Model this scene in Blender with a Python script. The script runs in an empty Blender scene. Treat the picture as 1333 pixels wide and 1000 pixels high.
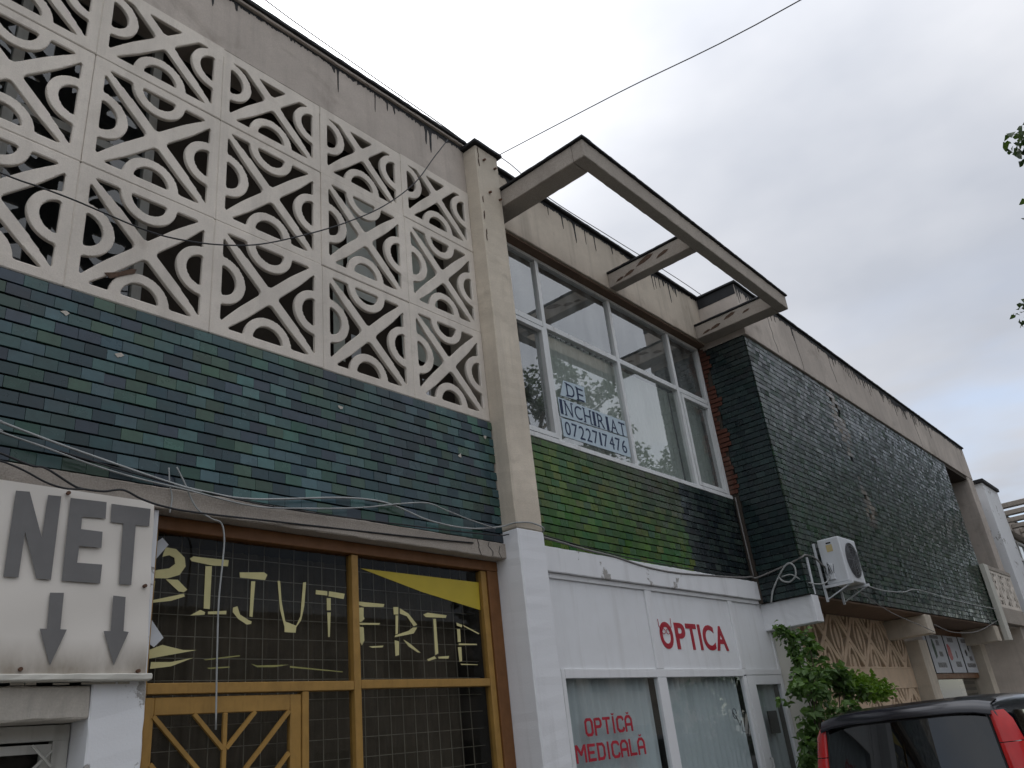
import bpy, bmesh, math, random
import numpy as np
from mathutils import Vector, Matrix
R = math.radians
random.seed(7)
scene = bpy.context.scene
COL = scene.collection

# ------------------------------------------------------------------ camera
cam_d = bpy.data.cameras.new('camera'); cam = bpy.data.objects.new('camera', cam_d); COL.objects.link(cam)
r_ = Vector((0.65646, -0.74695, -0.10552)); u_ = Vector((-0.24850, -0.34619, 0.90466)); f_ = Vector((0.71226, 0.56765, 0.41287))
cam.matrix_world = Matrix(((r_.x, u_.x, -f_.x, 0), (r_.y, u_.y, -f_.y, -4.9), (r_.z, u_.z, -f_.z, 1.6), (0, 0, 0, 1)))
cam_d.sensor_width = 36; cam_d.lens = 28.78; cam_d.clip_end = 2000; cam_d.clip_start = 0.05
scene.camera = cam

# ------------------------------------------------------------------ sky
SUN = Vector((0.415, 0.535, 0.735)).normalized()
world = bpy.data.worlds.new('World'); world.cycles.sampling_method = 'MANUAL'; world.cycles.sample_map_resolution = 256; scene.world = world; world.use_nodes = True
nt = world.node_tree; nt.nodes.clear()
def wn(t, **k):
    n = nt.nodes.new(t)
    for a, b in k.items(): setattr(n, a, b)
    return n
def wmath(op, a, b=None, clamp=False):
    n = wn('ShaderNodeMath', operation=op); n.use_clamp = clamp
    for i, v in enumerate((a, b)):
        if v is None: continue
        if isinstance(v, (int, float)): n.inputs[i].default_value = v
        else: nt.links.new(v, n.inputs[i])
    return n.outputs[0]
def wmix(fac, a, b, bt='MIX'):
    n = wn('ShaderNodeMix', data_type='RGBA', blend_type=bt)
    for i, v in ((0, fac), (6, a), (7, b)):
        if isinstance(v, (int, float)): n.inputs[i].default_value = v
        elif isinstance(v, tuple): n.inputs[i].default_value = v
        else: nt.links.new(v, n.inputs[i])
    return n.outputs[2]
out = wn('ShaderNodeOutputWorld'); bg = wn('ShaderNodeBackground'); bg.inputs[1].default_value = 0.1
nt.links.new(bg.outputs[0], out.inputs[0])
sky = wn('ShaderNodeTexSky', sky_type='NISHITA', sun_disc=False)
sky.sun_elevation = math.asin(SUN.z); sky.sun_rotation = math.atan2(SUN.x, SUN.y)
tc = wn('ShaderNodeTexCoord')
sep = wn('ShaderNodeSeparateXYZ'); nt.links.new(tc.outputs['Generated'], sep.inputs[0])
dt = wn('ShaderNodeVectorMath', operation='DOT_PRODUCT'); nt.links.new(tc.outputs['Generated'], dt.inputs[0]); dt.inputs[1].default_value = SUN
dot = wmath('MAXIMUM', dt.outputs['Value'], 0.0)
mp = wn('ShaderNodeMapping'); mp.inputs['Scale'].default_value = (1.0, 1.0, 2.0); mp.inputs['Location'].default_value = (0.31, 0.72, 0.1)
nt.links.new(tc.outputs['Generated'], mp.inputs[0])
n1 = wn('ShaderNodeTexNoise'); n1.inputs['Scale'].default_value = 1.9; n1.inputs['Detail'].default_value = 5; n1.inputs['Roughness'].default_value = 0.5
nt.links.new(mp.outputs[0], n1.inputs[0])
cl = wn('ShaderNodeValToRGB'); nt.links.new(n1.outputs[0], cl.inputs[0])
cl.color_ramp.elements[0].position = 0.37; cl.color_ramp.elements[0].color = (0.34, 0.36, 0.405, 1)
cl.color_ramp.elements[1].position = 0.62; cl.color_ramp.elements[1].color = (0.475, 0.485, 0.515, 1)
# the veil is brightest round the hidden sun and raised strongly at the unseen zenith to light the facade
glow = wmath('ADD', wmath('MULTIPLY', wmath('POWER', dot, 46.0), 0.9), wmath('MULTIPLY', wmath('POWER', dot, 8.0), 0.03))
zen_boost = wmath('ADD', 0.88, wmath('MULTIPLY', wmath('POWER', wmath('MAXIMUM', sep.outputs['Z'], 0.0), 5.0), 1.7))
cloud = wmix(1.0, cl.outputs[0], zen_boost, 'MULTIPLY')
gl = wn('ShaderNodeCombineColor'); [nt.links.new(glow, gl.inputs[i]) for i in range(3)]
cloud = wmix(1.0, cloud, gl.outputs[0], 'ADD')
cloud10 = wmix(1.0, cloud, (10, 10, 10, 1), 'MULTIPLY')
# broken cloud low down lets some blue through
n2 = wn('ShaderNodeTexNoise'); n2.inputs['Scale'].default_value = 3.2; n2.inputs['Detail'].default_value = 4
mp2 = wn('ShaderNodeMapping'); mp2.inputs['Scale'].default_value = (1.0, 1.0, 4.0); nt.links.new(tc.outputs['Generated'], mp2.inputs[0]); nt.links.new(mp2.outputs[0], n2.inputs[0])
low = wmath('SUBTRACT', 1.15, wmath('MULTIPLY', sep.outputs['Z'], 2.6), True)
gap = wmath('MULTIPLY', wmath('MULTIPLY', wmath('SUBTRACT', n2.outputs[0], 0.42, True), 4.5, True), low, True)
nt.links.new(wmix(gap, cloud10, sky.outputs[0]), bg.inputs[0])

sun_d = bpy.data.lights.new('sun', 'SUN'); sun_d.energy = 0.6; sun_d.angle = R(25); sun_d.color = (1.0, 0.96, 0.9)
sun = bpy.data.objects.new('sun', sun_d); COL.objects.link(sun)
sun.rotation_euler = SUN.to_track_quat('Z', 'Y').to_euler()
scene.view_settings.view_transform = 'Standard'; scene.view_settings.look = 'None'
scene.view_settings.exposure = 0.82; scene.view_settings.gamma = 1.0; scene.view_settings.use_curve_mapping = False
scene.cycles.use_adaptive_sampling = True; scene.cycles.adaptive_threshold = 0.02; scene.cycles.max_bounces = 4; scene.cycles.diffuse_bounces = 2; scene.cycles.glossy_bounces = 3; scene.cycles.transparent_max_bounces = 8; scene.cycles.caustics_reflective = False

# ------------------------------------------------------------------ materials
class MT:
    def __init__(s, name):
        s.m = bpy.data.materials.new(name); s.m.use_nodes = True; s.nt = s.m.node_tree; s.nt.nodes.clear()
        s.out = s.n('ShaderNodeOutputMaterial'); s.p = s.n('ShaderNodeBsdfPrincipled'); s.l(s.p.outputs[0], s.out.inputs[0])
        s.geo = s.n('ShaderNodeNewGeometry')
    def n(s, t, **k):
        n = s.nt.nodes.new(t)
        for a, b in k.items(): setattr(n, a, b)
        return n
    def l(s, a, b): s.nt.links.new(a, b)
    def set(s, i, v):
        if isinstance(v, (int, float)): i.default_value = v
        elif isinstance(v, tuple): i.default_value = v if len(v) != 3 or i.type != 'RGBA' else (*v, 1)
        else: s.l(v, i)
    def noise(s, scale, detail=5, rough=0.55, stretch=(1, 1, 1), off=(0, 0, 0), dist=0.0):
        mp = s.n('ShaderNodeMapping'); mp.inputs['Scale'].default_value = stretch; mp.inputs['Location'].default_value = off
        s.l(s.geo.outputs['Position'], mp.inputs[0])
        t = s.n('ShaderNodeTexNoise'); t.inputs['Scale'].default_value = scale; t.inputs['Detail'].default_value = detail
        t.inputs['Roughness'].default_value = rough; t.inputs['Distortion'].default_value = dist
        s.l(mp.outputs[0], t.inputs[0]); return t.outputs[0]
    def rng(s, v, a, b, c=0.0, d=1.0):
        m = s.n('ShaderNodeMapRange'); s.set(m.inputs[0], v); m.inputs[1].default_value = a; m.inputs[2].default_value = b; m.inputs[3].default_value = c; m.inputs[4].default_value = d
        return m.outputs[0]
    def mix(s, f, a, b, bt='MIX'):
        m = s.n('ShaderNodeMix', data_type='RGBA', blend_type=bt)
        s.set(m.inputs[0], f); s.set(m.inputs[6], a); s.set(m.inputs[7], b); return m.outputs[2]
    def math(s, op, a, b=0.0):
        m = s.n('ShaderNodeMath', operation=op); s.set(m.inputs[0], a); s.set(m.inputs[1], b); return m.outputs[0]
    def bump(s, h, strength=0.3, dist=0.01):
        b = s.n('ShaderNodeBump'); b.inputs['Strength'].default_value = strength; b.inputs['Distance'].default_value = dist
        s.l(h, b.inputs['Height']); s.l(b.outputs[0], s.p.inputs['Normal'])
    def base(s, c, rough=0.8, spec=None, metal=0.0):
        s.set(s.p.inputs['Base Color'], c); s.set(s.p.inputs['Roughness'], rough); s.p.inputs['Metallic'].default_value = metal
        if spec is not None: s.p.inputs['Specular IOR Level'].default_value = spec
        return s.m

def sc(c, k): return tuple(min(1, v * k) for v in c)
def concrete(name, c, var=0.25, streak=0.35, stain=(0.10, 0.075, 0.055), stain_amt=0.25, rough=0.9, bump=0.5, grain=0.12):
    t = MT(name)
    big = t.noise(0.9, 6, 0.6); mid = t.noise(7, 5, 0.6, off=(3, 1, 2)); fine = t.noise(90, 3, 0.7)
    col = t.mix(t.rng(big, 0.3, 0.7), sc(c, 1 - var), sc(c, 1 + var * 0.6))
    col = t.mix(t.rng(mid, 0.35, 0.75, 0, 0.35), col, sc(c, 0.72))
    st = t.noise(5.0, 4, 0.6, stretch=(1, 1, 0.07), off=(1, 5, 0))
    col = t.mix(t.rng(st, 0.5, 0.78, 0, streak), col, sc(c, 0.45))
    sp = t.noise(1.7, 7, 0.65, off=(9, 4, 3), dist=0.6)
    col = t.mix(t.rng(sp, 0.56, 0.72, 0, stain_amt), col, stain)
    col = t.mix(t.rng(fine, 0.3, 0.7, 0, grain * 2), col, sc(c, 0.55))
    t.bump(t.math('ADD', t.math('MULTIPLY', mid, 0.6), t.math('MULTIPLY', fine, 0.5)), bump, 0.012)
    return t.base(col, rough, 0.3)

def tile_mat(name, attr):
    t = MT(name)
    if attr:
        a = t.n('ShaderNodeAttribute'); a.attribute_name = 'tint'; c = a.outputs['Color']; al = a.outputs['Alpha']
    else:
        a = t.n('ShaderNodeObjectInfo'); c = a.outputs['Color']; al = a.outputs['Alpha']
    n = t.noise(14, 5, 0.6); g = t.noise(2.3, 6, 0.65, off=(4, 4, 1)); f = t.noise(140, 2)
    col = t.mix(t.rng(n, 0.3, 0.75, 0, 0.5), c, t.mix(1.0, c, (1.6, 1.75, 1.75, 1), 'MULTIPLY'))
    col = t.mix(t.rng(g, 0.52, 0.74, 0, 0.35), col, (0.052, 0.048, 0.04))
    ro = t.rng(t.math('ADD', t.math('MULTIPLY', n, 0.5), t.math('MULTIPLY', g, 0.6)), 0.35, 0.8, 0.10, 0.34)
    ro = t.math('ADD', ro, t.math('MULTIPLY', t.math('SUBTRACT', 1.0, al), 0.55))
    t.bump(t.math('ADD', n, t.math('MULTIPLY', f, 0.2)), 0.25, 0.004)
    return t.base(col, ro, 0.5)

def paint(name, c, rough=0.5, dirt=0.25, dirtc=(0.2, 0.18, 0.15), scale=3.0, bump=0.15, spec=0.4):
    t = MT(name)
    a = t.noise(scale, 6, 0.6); b = t.noise(scale * 3, 4, 0.6, stretch=(1, 1, 0.12)); f = t.noise(160, 3, 0.6)
    col = t.mix(t.rng(a, 0.35, 0.8, 0, dirt), c, t.mix(0.5, (*c, 1), (*dirtc, 1)))
    col = t.mix(t.rng(b, 0.52, 0.8, 0, dirt), col, (*dirtc, 1))
    t.bump(t.math('ADD', a, t.math('MULTIPLY', f, 0.25)), bump, 0.006)
    return t.base(col, t.rng(a, 0.3, 0.8, rough * 0.85, min(1, rough * 1.2)), spec)

def peel_paint(name, c, under, amt=0.62, bump=0.5):
    t = MT(name)
    a = t.noise(2.2, 8, 0.68, dist=0.4); f = t.noise(70, 4, 0.65); big = t.noise(0.8, 5)
    col = t.mix(t.rng(big, 0.3, 0.75, 0, 0.35), c, sc(c, 0.8))
    col = t.mix(t.rng(a, amt, amt + 0.02), col, t.mix(t.rng(f, 0.3, 0.7), (*under, 1), (*sc(under, 0.6), 1)))
    st = t.noise(6, 4, 0.6, stretch=(1, 1, 0.08)); col = t.mix(t.rng(st, 0.55, 0.8, 0, 0.3), col, sc(under, 0.8))
    t.bump(t.math('ADD', t.rng(a, amt, amt + 0.02, 1, 0), t.math('MULTIPLY', f, 0.5)), bump, 0.006)
    return t.base(col, 0.85, 0.3)

def wood(name, c):
    t = MT(name)
    g = t.noise(9, 6, 0.6, stretch=(1, 1, 0.9)); s = t.noise(55, 4, 0.6, stretch=(1, 1, 0.15)); d = t.noise(2.0, 6, 0.6, off=(2, 2, 2))
    col = t.mix(t.rng(g, 0.3, 0.75), c, sc(c, 0.72)); col = t.mix(t.rng(s, 0.5, 0.8, 0, 0.35), col, sc(c, 0.5))
    col = t.mix(t.rng(d, 0.55, 0.75, 0, 0.4), col, sc(c, 0.42))
    t.bump(s, 0.2, 0.003)
    return t.base(col, t.rng(g, 0.3, 0.8, 0.4, 0.65), 0.4)

def glass(name, tint=(0.75, 0.8, 0.8), f0=0.05, dirt=0.12, dirtc=(0.35, 0.37, 0.36), rough=0.015):
    t = MT(name); t.nt.nodes.remove(t.p)
    tr = t.n('ShaderNodeBsdfTransparent'); tr.inputs[0].default_value = (*tint, 1)
    gl = t.n('ShaderNodeBsdfGlossy'); gl.inputs['Roughness'].default_value = rough; gl.inputs[0].default_value = (0.95, 0.97, 0.97, 1)
    df = t.n('ShaderNodeBsdfDiffuse'); df.inputs[0].default_value = (*dirtc, 1)
    lw = t.n('ShaderNodeLayerWeight'); lw.inputs[0].default_value = 0.5
    fr = t.math('ADD', f0, t.math('MULTIPLY', t.math('POWER', lw.outputs['Facing'], 4.6), 1 - f0))
    w = t.noise(1.6, 3, 0.5); b = t.n('ShaderNodeBump'); b.inputs['Strength'].default_value = 0.03; b.inputs['Distance'].default_value = 0.02; t.l(w, b.inputs['Height'])
    t.l(b.outputs[0], gl.inputs['Normal'])
    d = t.noise(4, 6, 0.7, stretch=(1, 1, 0.25))
    m1 = t.n('ShaderNodeMixShader'); t.set(m1.inputs[0], t.rng(d, 0.3, 0.8, 0.0, dirt)); t.l(tr.outputs[0], m1.inputs[1]); t.l(df.outputs[0], m1.inputs[2])
    m2 = t.n('ShaderNodeMixShader'); t.l(fr, m2.inputs[0]); t.l(m1.outputs[0], m2.inputs[1]); t.l(gl.outputs[0], m2.inputs[2])
    t.l(m2.outputs[0], t.out.inputs[0]); return t.m

def plain(name, c, rough=0.6, var=0.2, metal=0.0, spec=0.4, scale=8):
    t = MT(name); a = t.noise(scale, 5, 0.6)
    return t.base(t.mix(t.rng(a, 0.3, 0.75), sc(c, 1 - var), sc(c, 1 + var)), rough, spec, metal)

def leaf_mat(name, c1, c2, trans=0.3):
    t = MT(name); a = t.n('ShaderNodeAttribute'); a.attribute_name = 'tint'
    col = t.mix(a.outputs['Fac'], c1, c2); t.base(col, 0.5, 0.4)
    tl = t.n('ShaderNodeBsdfTranslucent'); t.l(t.mix(1.0, col, (1.3, 1.5, 0.6, 1), 'MULTIPLY'), tl.inputs[0])
    mx = t.n('ShaderNodeMixShader'); mx.inputs[0].default_value = trans; t.l(t.p.outputs[0], mx.inputs[1]); t.l(tl.outputs[0], mx.inputs[2])
    t.l(mx.outputs[0], t.out.inputs[0]); return t.m

def banner_mat():
    t = MT('cream_banner'); a = t.noise(1.2, 5, 0.6); d = t.noise(5, 6, 0.65, stretch=(1, 1, 0.4)); sp = t.n('ShaderNodeSeparateXYZ'); t.l(t.geo.outputs['Position'], sp.inputs[0])
    c = (0.78, 0.73, 0.655); col = t.mix(t.rng(a, 0.3, 0.75, 0, 0.3), c, sc(c, 0.82))
    foot = t.math('MULTIPLY', t.rng(sp.outputs['Z'], 2.29, 2.45, 1, 0), t.rng(d, 0.25, 0.7, 0.25, 1)); col = t.mix(t.math('MULTIPLY', foot, 0.85), col, (0.20, 0.155, 0.10))
    t.bump(a, 0.08, 0.006); return t.base(col, 0.5, 0.4)
def asphalt():
    t = MT('asphalt'); f = t.noise(120, 3, 0.7); b = t.noise(0.6, 6)
    col = t.mix(t.rng(f, 0.3, 0.75), (0.05, 0.05, 0.051), (0.12, 0.117, 0.112)); col = t.mix(t.rng(b, 0.35, 0.7, 0, 0.5), col, (0.075, 0.072, 0.067))
    t.bump(f, 0.5, 0.01); return t.base(col, 0.9)

M = dict(
    lattice=concrete('lattice_concrete', (0.80, 0.725, 0.63), 0.2, 0.42, (0.25, 0.19, 0.14), 0.32, grain=0.14, bump=0.4),
    fascia=concrete('fascia_concrete', (0.57, 0.50, 0.435), 0.24, 0.5, (0.17, 0.135, 0.105), 0.42, grain=0.16),
    bayfascia=concrete('stained_concrete', (0.60, 0.52, 0.42), 0.22, 0.7, (0.16, 0.11, 0.07), 0.5, grain=0.12),
    pillar=concrete('pillar_concrete', (0.74, 0.65, 0.525), 0.25, 0.55, (0.2, 0.15, 0.1), 0.38, grain=0.22),
    beam=concrete('beam_concrete', (0.50, 0.44, 0.375), 0.2, 0.25, (0.12, 0.10, 0.08), 0.3, grain=0.42, bump=0.8),
    dirty=concrete('dirty_concrete', (0.66, 0.61, 0.53), 0.3, 0.6, (0.08, 0.07, 0.06), 0.6, grain=0.2),
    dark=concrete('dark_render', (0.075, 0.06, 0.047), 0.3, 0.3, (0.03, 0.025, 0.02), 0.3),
    mortar=concrete('tile_mortar', (0.035, 0.035, 0.033), 0.4, 0.3, (0.12, 0.11, 0.1), 0.2),
    white=peel_paint('white_wall_paint', (0.84, 0.845, 0.855), (0.46, 0.44, 0.41), 0.64),
    white2=peel_paint('flaking_white_paint', (0.84, 0.845, 0.85), (0.50, 0.48, 0.45), 0.60),
    cream=peel_paint('cream_wall_paint', (0.62, 0.60, 0.53), (0.4, 0.38, 0.33), 0.66),
    pvc=paint('white_plastic_frame', (0.86, 0.865, 0.87), 0.4, 0.2, (0.4, 0.38, 0.35), bump=0.03),
    panel=paint('white_sheet_panel', (0.86, 0.87, 0.88), 0.35, 0.3, (0.50, 0.48, 0.45), bump=0.03),
    frame=paint('painted_window_frame', (0.80, 0.81, 0.80), 0.5, 0.35, (0.22, 0.2, 0.17), bump=0.15),
    oldframe=paint('old_window_frame', (0.55, 0.54, 0.49), 0.6, 0.6, (0.2, 0.18, 0.15), bump=0.3),
    ochre=wood('ochre_wood', (0.42, 0.24, 0.06)), brown=wood('brown_wood', (0.21, 0.088, 0.026)),
    tan=concrete('tan_plaster', (0.84, 0.64, 0.45), 0.12, 0.3, (0.2, 0.13, 0.08), 0.3, grain=0.1),
    tan_shaded=concrete('shaded_tan_backing', (0.07, 0.042, 0.025), 0.2, 0.3, (0.06, 0.04, 0.03), 0.3),  # tan backing with the shade of the openings put into its colour
    soffit=concrete('brown_soffit', (0.22, 0.15, 0.105), 0.25, 0.2, (0.08, 0.05, 0.04), 0.4),
    bitumen=plain('bitumen', (0.014, 0.014, 0.015), 0.7, 0.4), spall=plain('spalled_rust', (0.10, 0.06, 0.04), 0.95, 0.5, scale=40),
    tile=tile_mat('glazed_tile', False), tiles=tile_mat('glazed_tile_field', True),
    brick=concrete('red_brick', (0.15, 0.058, 0.038), 0.4, 0.2, (0.35, 0.28, 0.22), 0.35, grain=0.3, bump=1.0),
    glass=glass('window_glass', (0.90, 0.94, 0.93), 0.30, 0.42, (0.60, 0.64, 0.62)), shopglass=glass('shop_glass', (0.8, 0.8, 0.77), 0.012, 0.12, (0.12, 0.11, 0.09)),  # window_glass: the pale dirt layer paints a milky haze over the panes
    galleryglass=glass('gallery_glass', (0.7, 0.75, 0.8), 0.10, 0.10), opticglass=glass('optician_glass', (0.9, 0.93, 0.93), 0.06, 0.12), carglass=glass('car_glass', (0.05, 0.055, 0.06), 0.07, 0.03),
    room=plain('room_interior', (0.10, 0.098, 0.09), 0.9), room_dark=plain('dark_room', (0.035, 0.032, 0.028), 0.9),
    curtain=paint('net_curtain', (0.76, 0.79, 0.73), 0.9, 0.2, (0.3, 0.31, 0.27), 1.5), blind=paint('grey_blind', (0.58, 0.62, 0.55), 0.9, 0.2, (0.18, 0.19, 0.16), 1.0),
    optcurtain=paint('blue_grey_curtain', (0.60, 0.66, 0.67), 0.9, 0.3, (0.2, 0.22, 0.22), 2.0),
    banner=banner_mat(), grey=plain('grey_vinyl', (0.17, 0.165, 0.16), 0.5, 0.08),
    olive=plain('yellow_film', (0.62, 0.56, 0.27), 0.5, 0.12, scale=5), olive_dim=plain('olive_film', (0.30, 0.29, 0.10), 0.5, 0.2), yellow=plain('golden_film', (0.52, 0.40, 0.035), 0.45, 0.12, scale=3),
    paper=plain('white_paper', (0.6, 0.62, 0.64), 0.8, 0.08), notice=plain('pale_blue_paper', (0.52, 0.62, 0.68), 0.8, 0.05), ink=plain('navy_ink', (0.02, 0.035, 0.085), 0.7, 0.1),
    red=plain('red_vinyl', (0.42, 0.012, 0.03), 0.4, 0.1), redpaint=plain('red_stencil', (0.45, 0.02, 0.04), 0.5, 0.15), black=plain('black_ink', (0.015, 0.015, 0.018), 0.6),
    wire=plain('black_cable', (0.02, 0.02, 0.022), 0.6), wire_grey=plain('grey_cable', (0.20, 0.19, 0.18), 0.6), wire_pale=plain('pale_cable', (0.36, 0.37, 0.36), 0.6),
    grille=plain('window_mesh', (0.26, 0.245, 0.20), 0.6), metal=plain('galvanised', (0.45, 0.45, 0.44), 0.45, 0.2, 0.6), rust=plain('rusty_metal', (0.12, 0.06, 0.035), 0.8, 0.4),
    acwhite=paint('air_conditioner_white', (0.68, 0.70, 0.72), 0.4, 0.2, (0.35, 0.33, 0.3), 4, 0.03), acdark=plain('fan_grille_grey', (0.13, 0.135, 0.14), 0.5), label=plain('yellow_label', (0.62, 0.5, 0.25), 0.5),
    car=paint('dark_car_paint', (0.012, 0.012, 0.017), 0.16, 0.1, (0.05, 0.05, 0.05), 2, 0.0, 0.6), tail=plain('tail_light_red', (0.50, 0.012, 0.012), 0.12, 0.1, 0, 0.6), rubber=plain('tyre_rubber', (0.02, 0.02, 0.02), 0.85), chrome=plain('wheel_metal', (0.4, 0.4, 0.41), 0.3, 0.1, 0.9), plate=plain('plate_white', (0.6, 0.6, 0.58), 0.4, 0.05), trim=plain('black_trim', (0.012, 0.012, 0.013), 0.45),
    greenprint=plain('green_print', (0.05, 0.09, 0.06), 0.6), leaf=leaf_mat('bush_leaf', (0.045, 0.092, 0.024), (0.18, 0.29, 0.09)), leaf_y=leaf_mat('young_leaf', (0.10, 0.20, 0.025), (0.20, 0.30, 0.04)), treeleaf=leaf_mat('tree_leaf', (0.018, 0.034, 0.014), (0.055, 0.085, 0.028), 0.25),
    bark=plain('bark', (0.09, 0.07, 0.05), 0.95, 0.4, scale=20), asphalt=asphalt(), paving=concrete('paving', (0.38, 0.37, 0.345), 0.2, 0.0, (0.1, 0.09, 0.08), 0.3),
)

# ------------------------------------------------------------------ mesh helpers
ORG = {}
def add(name, me, m=None, parent=None, loc=(0, 0, 0), rot=None, **props):
    o = bpy.data.objects.new(name, me); COL.objects.link(o)
    if m is not None and me is not None and not me.materials: me.materials.append(M[m] if isinstance(m, str) else m)
    L = Vector(loc)
    if parent is not None:
        o.parent = parent; L = L - ORG.get(parent.name, Vector((0, 0, 0)))
    o.location = L
    if rot is not None: o.rotation_euler = rot
    for k, v in props.items(): o[k] = v
    return o
def thing(name, label, cat, loc=(0, 0, 0), rot=None, group=None, local=False):
    o = bpy.data.objects.new(name, None); COL.objects.link(o); o.location = loc; o.empty_display_size = 0.2
    if rot: o.rotation_euler = rot
    if not local: ORG[o.name] = Vector(loc)
    return tag(o, label, cat, group)
def tag(o, label, cat, group=None):
    o['label'] = label; o['category'] = cat
    if group: o['group'] = group
    return o
class MB:
    def __init__(s): s.v = []; s.f = []
    def box(s, x0, x1, y0, y1, z0, z1):
        b = len(s.v); s.v += [(x, y, z) for z in (z0, z1) for y in (y0, y1) for x in (x0, x1)]
        s.f += [tuple(b + i for i in q) for q in ((0, 2, 3, 1), (4, 5, 7, 6), (0, 1, 5, 4), (2, 6, 7, 3), (0, 4, 6, 2), (1, 3, 7, 5))]; return s
    def quad(s, *p): b = len(s.v); s.v += [tuple(q) for q in p]; s.f.append(tuple(range(b, b + len(p)))); return s
    def prism(s, poly, y0, y1):
        a = sum(poly[i][0] * poly[(i + 1) % len(poly)][1] - poly[(i + 1) % len(poly)][0] * poly[i][1] for i in range(len(poly)))
        if a < 0: poly = poly[::-1]
        b = len(s.v); n = len(poly); s.v += [(x, y0, z) for x, z in poly] + [(x, y1, z) for x, z in poly]
        s.f.append(tuple(range(b, b + n))); s.f.append(tuple(range(b + 2 * n - 1, b + n - 1, -1)))
        for i in range(n): j = (i + 1) % n; s.f.append((b + i, b + n + i, b + n + j, b + j))
        return s
    def tube(s, pts, rad, n=6, cap=True):
        P = [Vector(p) for p in pts]; b = len(s.v); up = Vector((0, 0, 1)); prev = None
        for i, p in enumerate(P):
            d = (P[min(i + 1, len(P) - 1)] - P[max(i - 1, 0)]).normalized()
            if prev is None: a = d.orthogonal().normalized()
            else: a = (prev - d * prev.dot(d)).normalized()
            prev = a; c = d.cross(a); rr = rad[i] if isinstance(rad, (list, tuple)) else rad
            for k in range(n): t = 2 * math.pi * k / n; s.v.append(tuple(p + (a * math.cos(t) + c * math.sin(t)) * rr))
        for i in range(len(P) - 1):
            for k in range(n): k2 = (k + 1) % n; s.f.append((b + i * n + k, b + i * n + k2, b + (i + 1) * n + k2, b + (i + 1) * n + k))
        if cap: s.f.append(tuple(range(b + n - 1, b - 1, -1))); s.f.append(tuple(b + (len(P) - 1) * n + k for k in range(n)))
        return s
    def mesh(s, name, smooth=False):
        me = bpy.data.meshes.new(name); me.from_pydata(s.v, [], s.f); me.update()
        if smooth: me.polygons.foreach_set('use_smooth', [True] * len(me.polygons))
        return me
def bevelled(me, b, seg=1):
    bm = bmesh.new(); bm.from_mesh(me); bmesh.ops.bevel(bm, geom=bm.edges[:], offset=b, segments=seg, affect='EDGES', profile=0.5)
    bm.to_mesh(me); bm.free(); return me
def boxm(name, x0, x1, y0, y1, z0, z1, b=0.006, worn=0.0):
    me = MB().box(x0, x1, y0, y1, z0, z1).mesh(name)
    if worn:
        bm = bmesh.new(); bm.from_mesh(me); d = (x1 - x0, y1 - y0, z1 - z0)
        for ax in range(3):
            n = int(d[ax] / 0.07)
            if n > 1:
                es = [e for e in bm.edges if abs((e.verts[0].co - e.verts[1].co)[ax]) > d[ax] * 0.9]
                if max(d) / d[ax] < 4 or ax == d.index(max(d)): bmesh.ops.subdivide_edges(bm, edges=es, cuts=min(n, 160), use_grid_fill=True)
        if b: bmesh.ops.bevel(bm, geom=[e for e in bm.edges if e.is_manifold and e.calc_face_angle(0) > 1], offset=b, segments=1, affect='EDGES')
        for v in bm.verts: v.co += Vector((random.uniform(-1, 1), random.uniform(-1, 1), random.uniform(-1, 1))) * worn
        bm.to_mesh(me); bm.free(); return me
    return bevelled(me, b) if b else me
def box(name, x0, x1, y0, y1, z0, z1, m, parent=None, b=0.006, worn=0.0, **k):
    return add(name, boxm(name, x0, x1, y0, y1, z0, z1, b, worn), m, parent, **k)
def wall_with_holes(x0, x1, z0, z1, y0, y1, holes):
    xs = sorted({x0, x1, *[h[0] for h in holes], *[h[1] for h in holes]}); zs = sorted({z0, z1, *[h[2] for h in holes], *[h[3] for h in holes]})
    mb = MB()
    for i in range(len(xs) - 1):
        for j in range(len(zs) - 1):
            cx, cz = (xs[i] + xs[i + 1]) / 2, (zs[j] + zs[j + 1]) / 2
            if any(h[0] < cx < h[1] and h[2] < cz < h[3] for h in holes): continue
            for y, fl in ((y0, 0), (y1, 1)):
                q = [(xs[i], y, zs[j]), (xs[i + 1], y, zs[j]), (xs[i + 1], y, zs[j + 1]), (xs[i], y, zs[j + 1])]
                mb.quad(*(q[::-1] if fl else q))
    for a, b_, c, d in list(holes) + [(x0, x1, z0, z1)]:
        for q in ([(a, y0, c), (a, y1, c), (b_, y1, c), (b_, y0, c)], [(a, y0, d), (b_, y0, d), (b_, y1, d), (a, y1, d)], [(a, y0, c), (a, y0, d), (a, y1, d), (a, y1, c)], [(b_, y0, c), (b_, y1, c), (b_, y1, d), (b_, y0, d)]): mb.quad(*q)
    return mb.mesh('wall')
def room(name, x0, x1, y0, y1, z0, z1, m, parent):
    mb = MB(); mb.quad((x0, y1, z0), (x1, y1, z0), (x1, y1, z1), (x0, y1, z1))
    mb.quad((x0, y0, z0), (x0, y1, z0), (x0, y1, z1), (x0, y0, z1)); mb.quad((x1, y0, z0), (x1, y0, z1), (x1, y1, z1), (x1, y1, z0))
    mb.quad((x0, y0, z0), (x1, y0, z0), (x1, y1, z0), (x0, y1, z0)); mb.quad((x0, y0, z1), (x0, y1, z1), (x1, y1, z1), (x1, y0, z1))
    return add(name, mb.mesh(name), m, parent)
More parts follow.
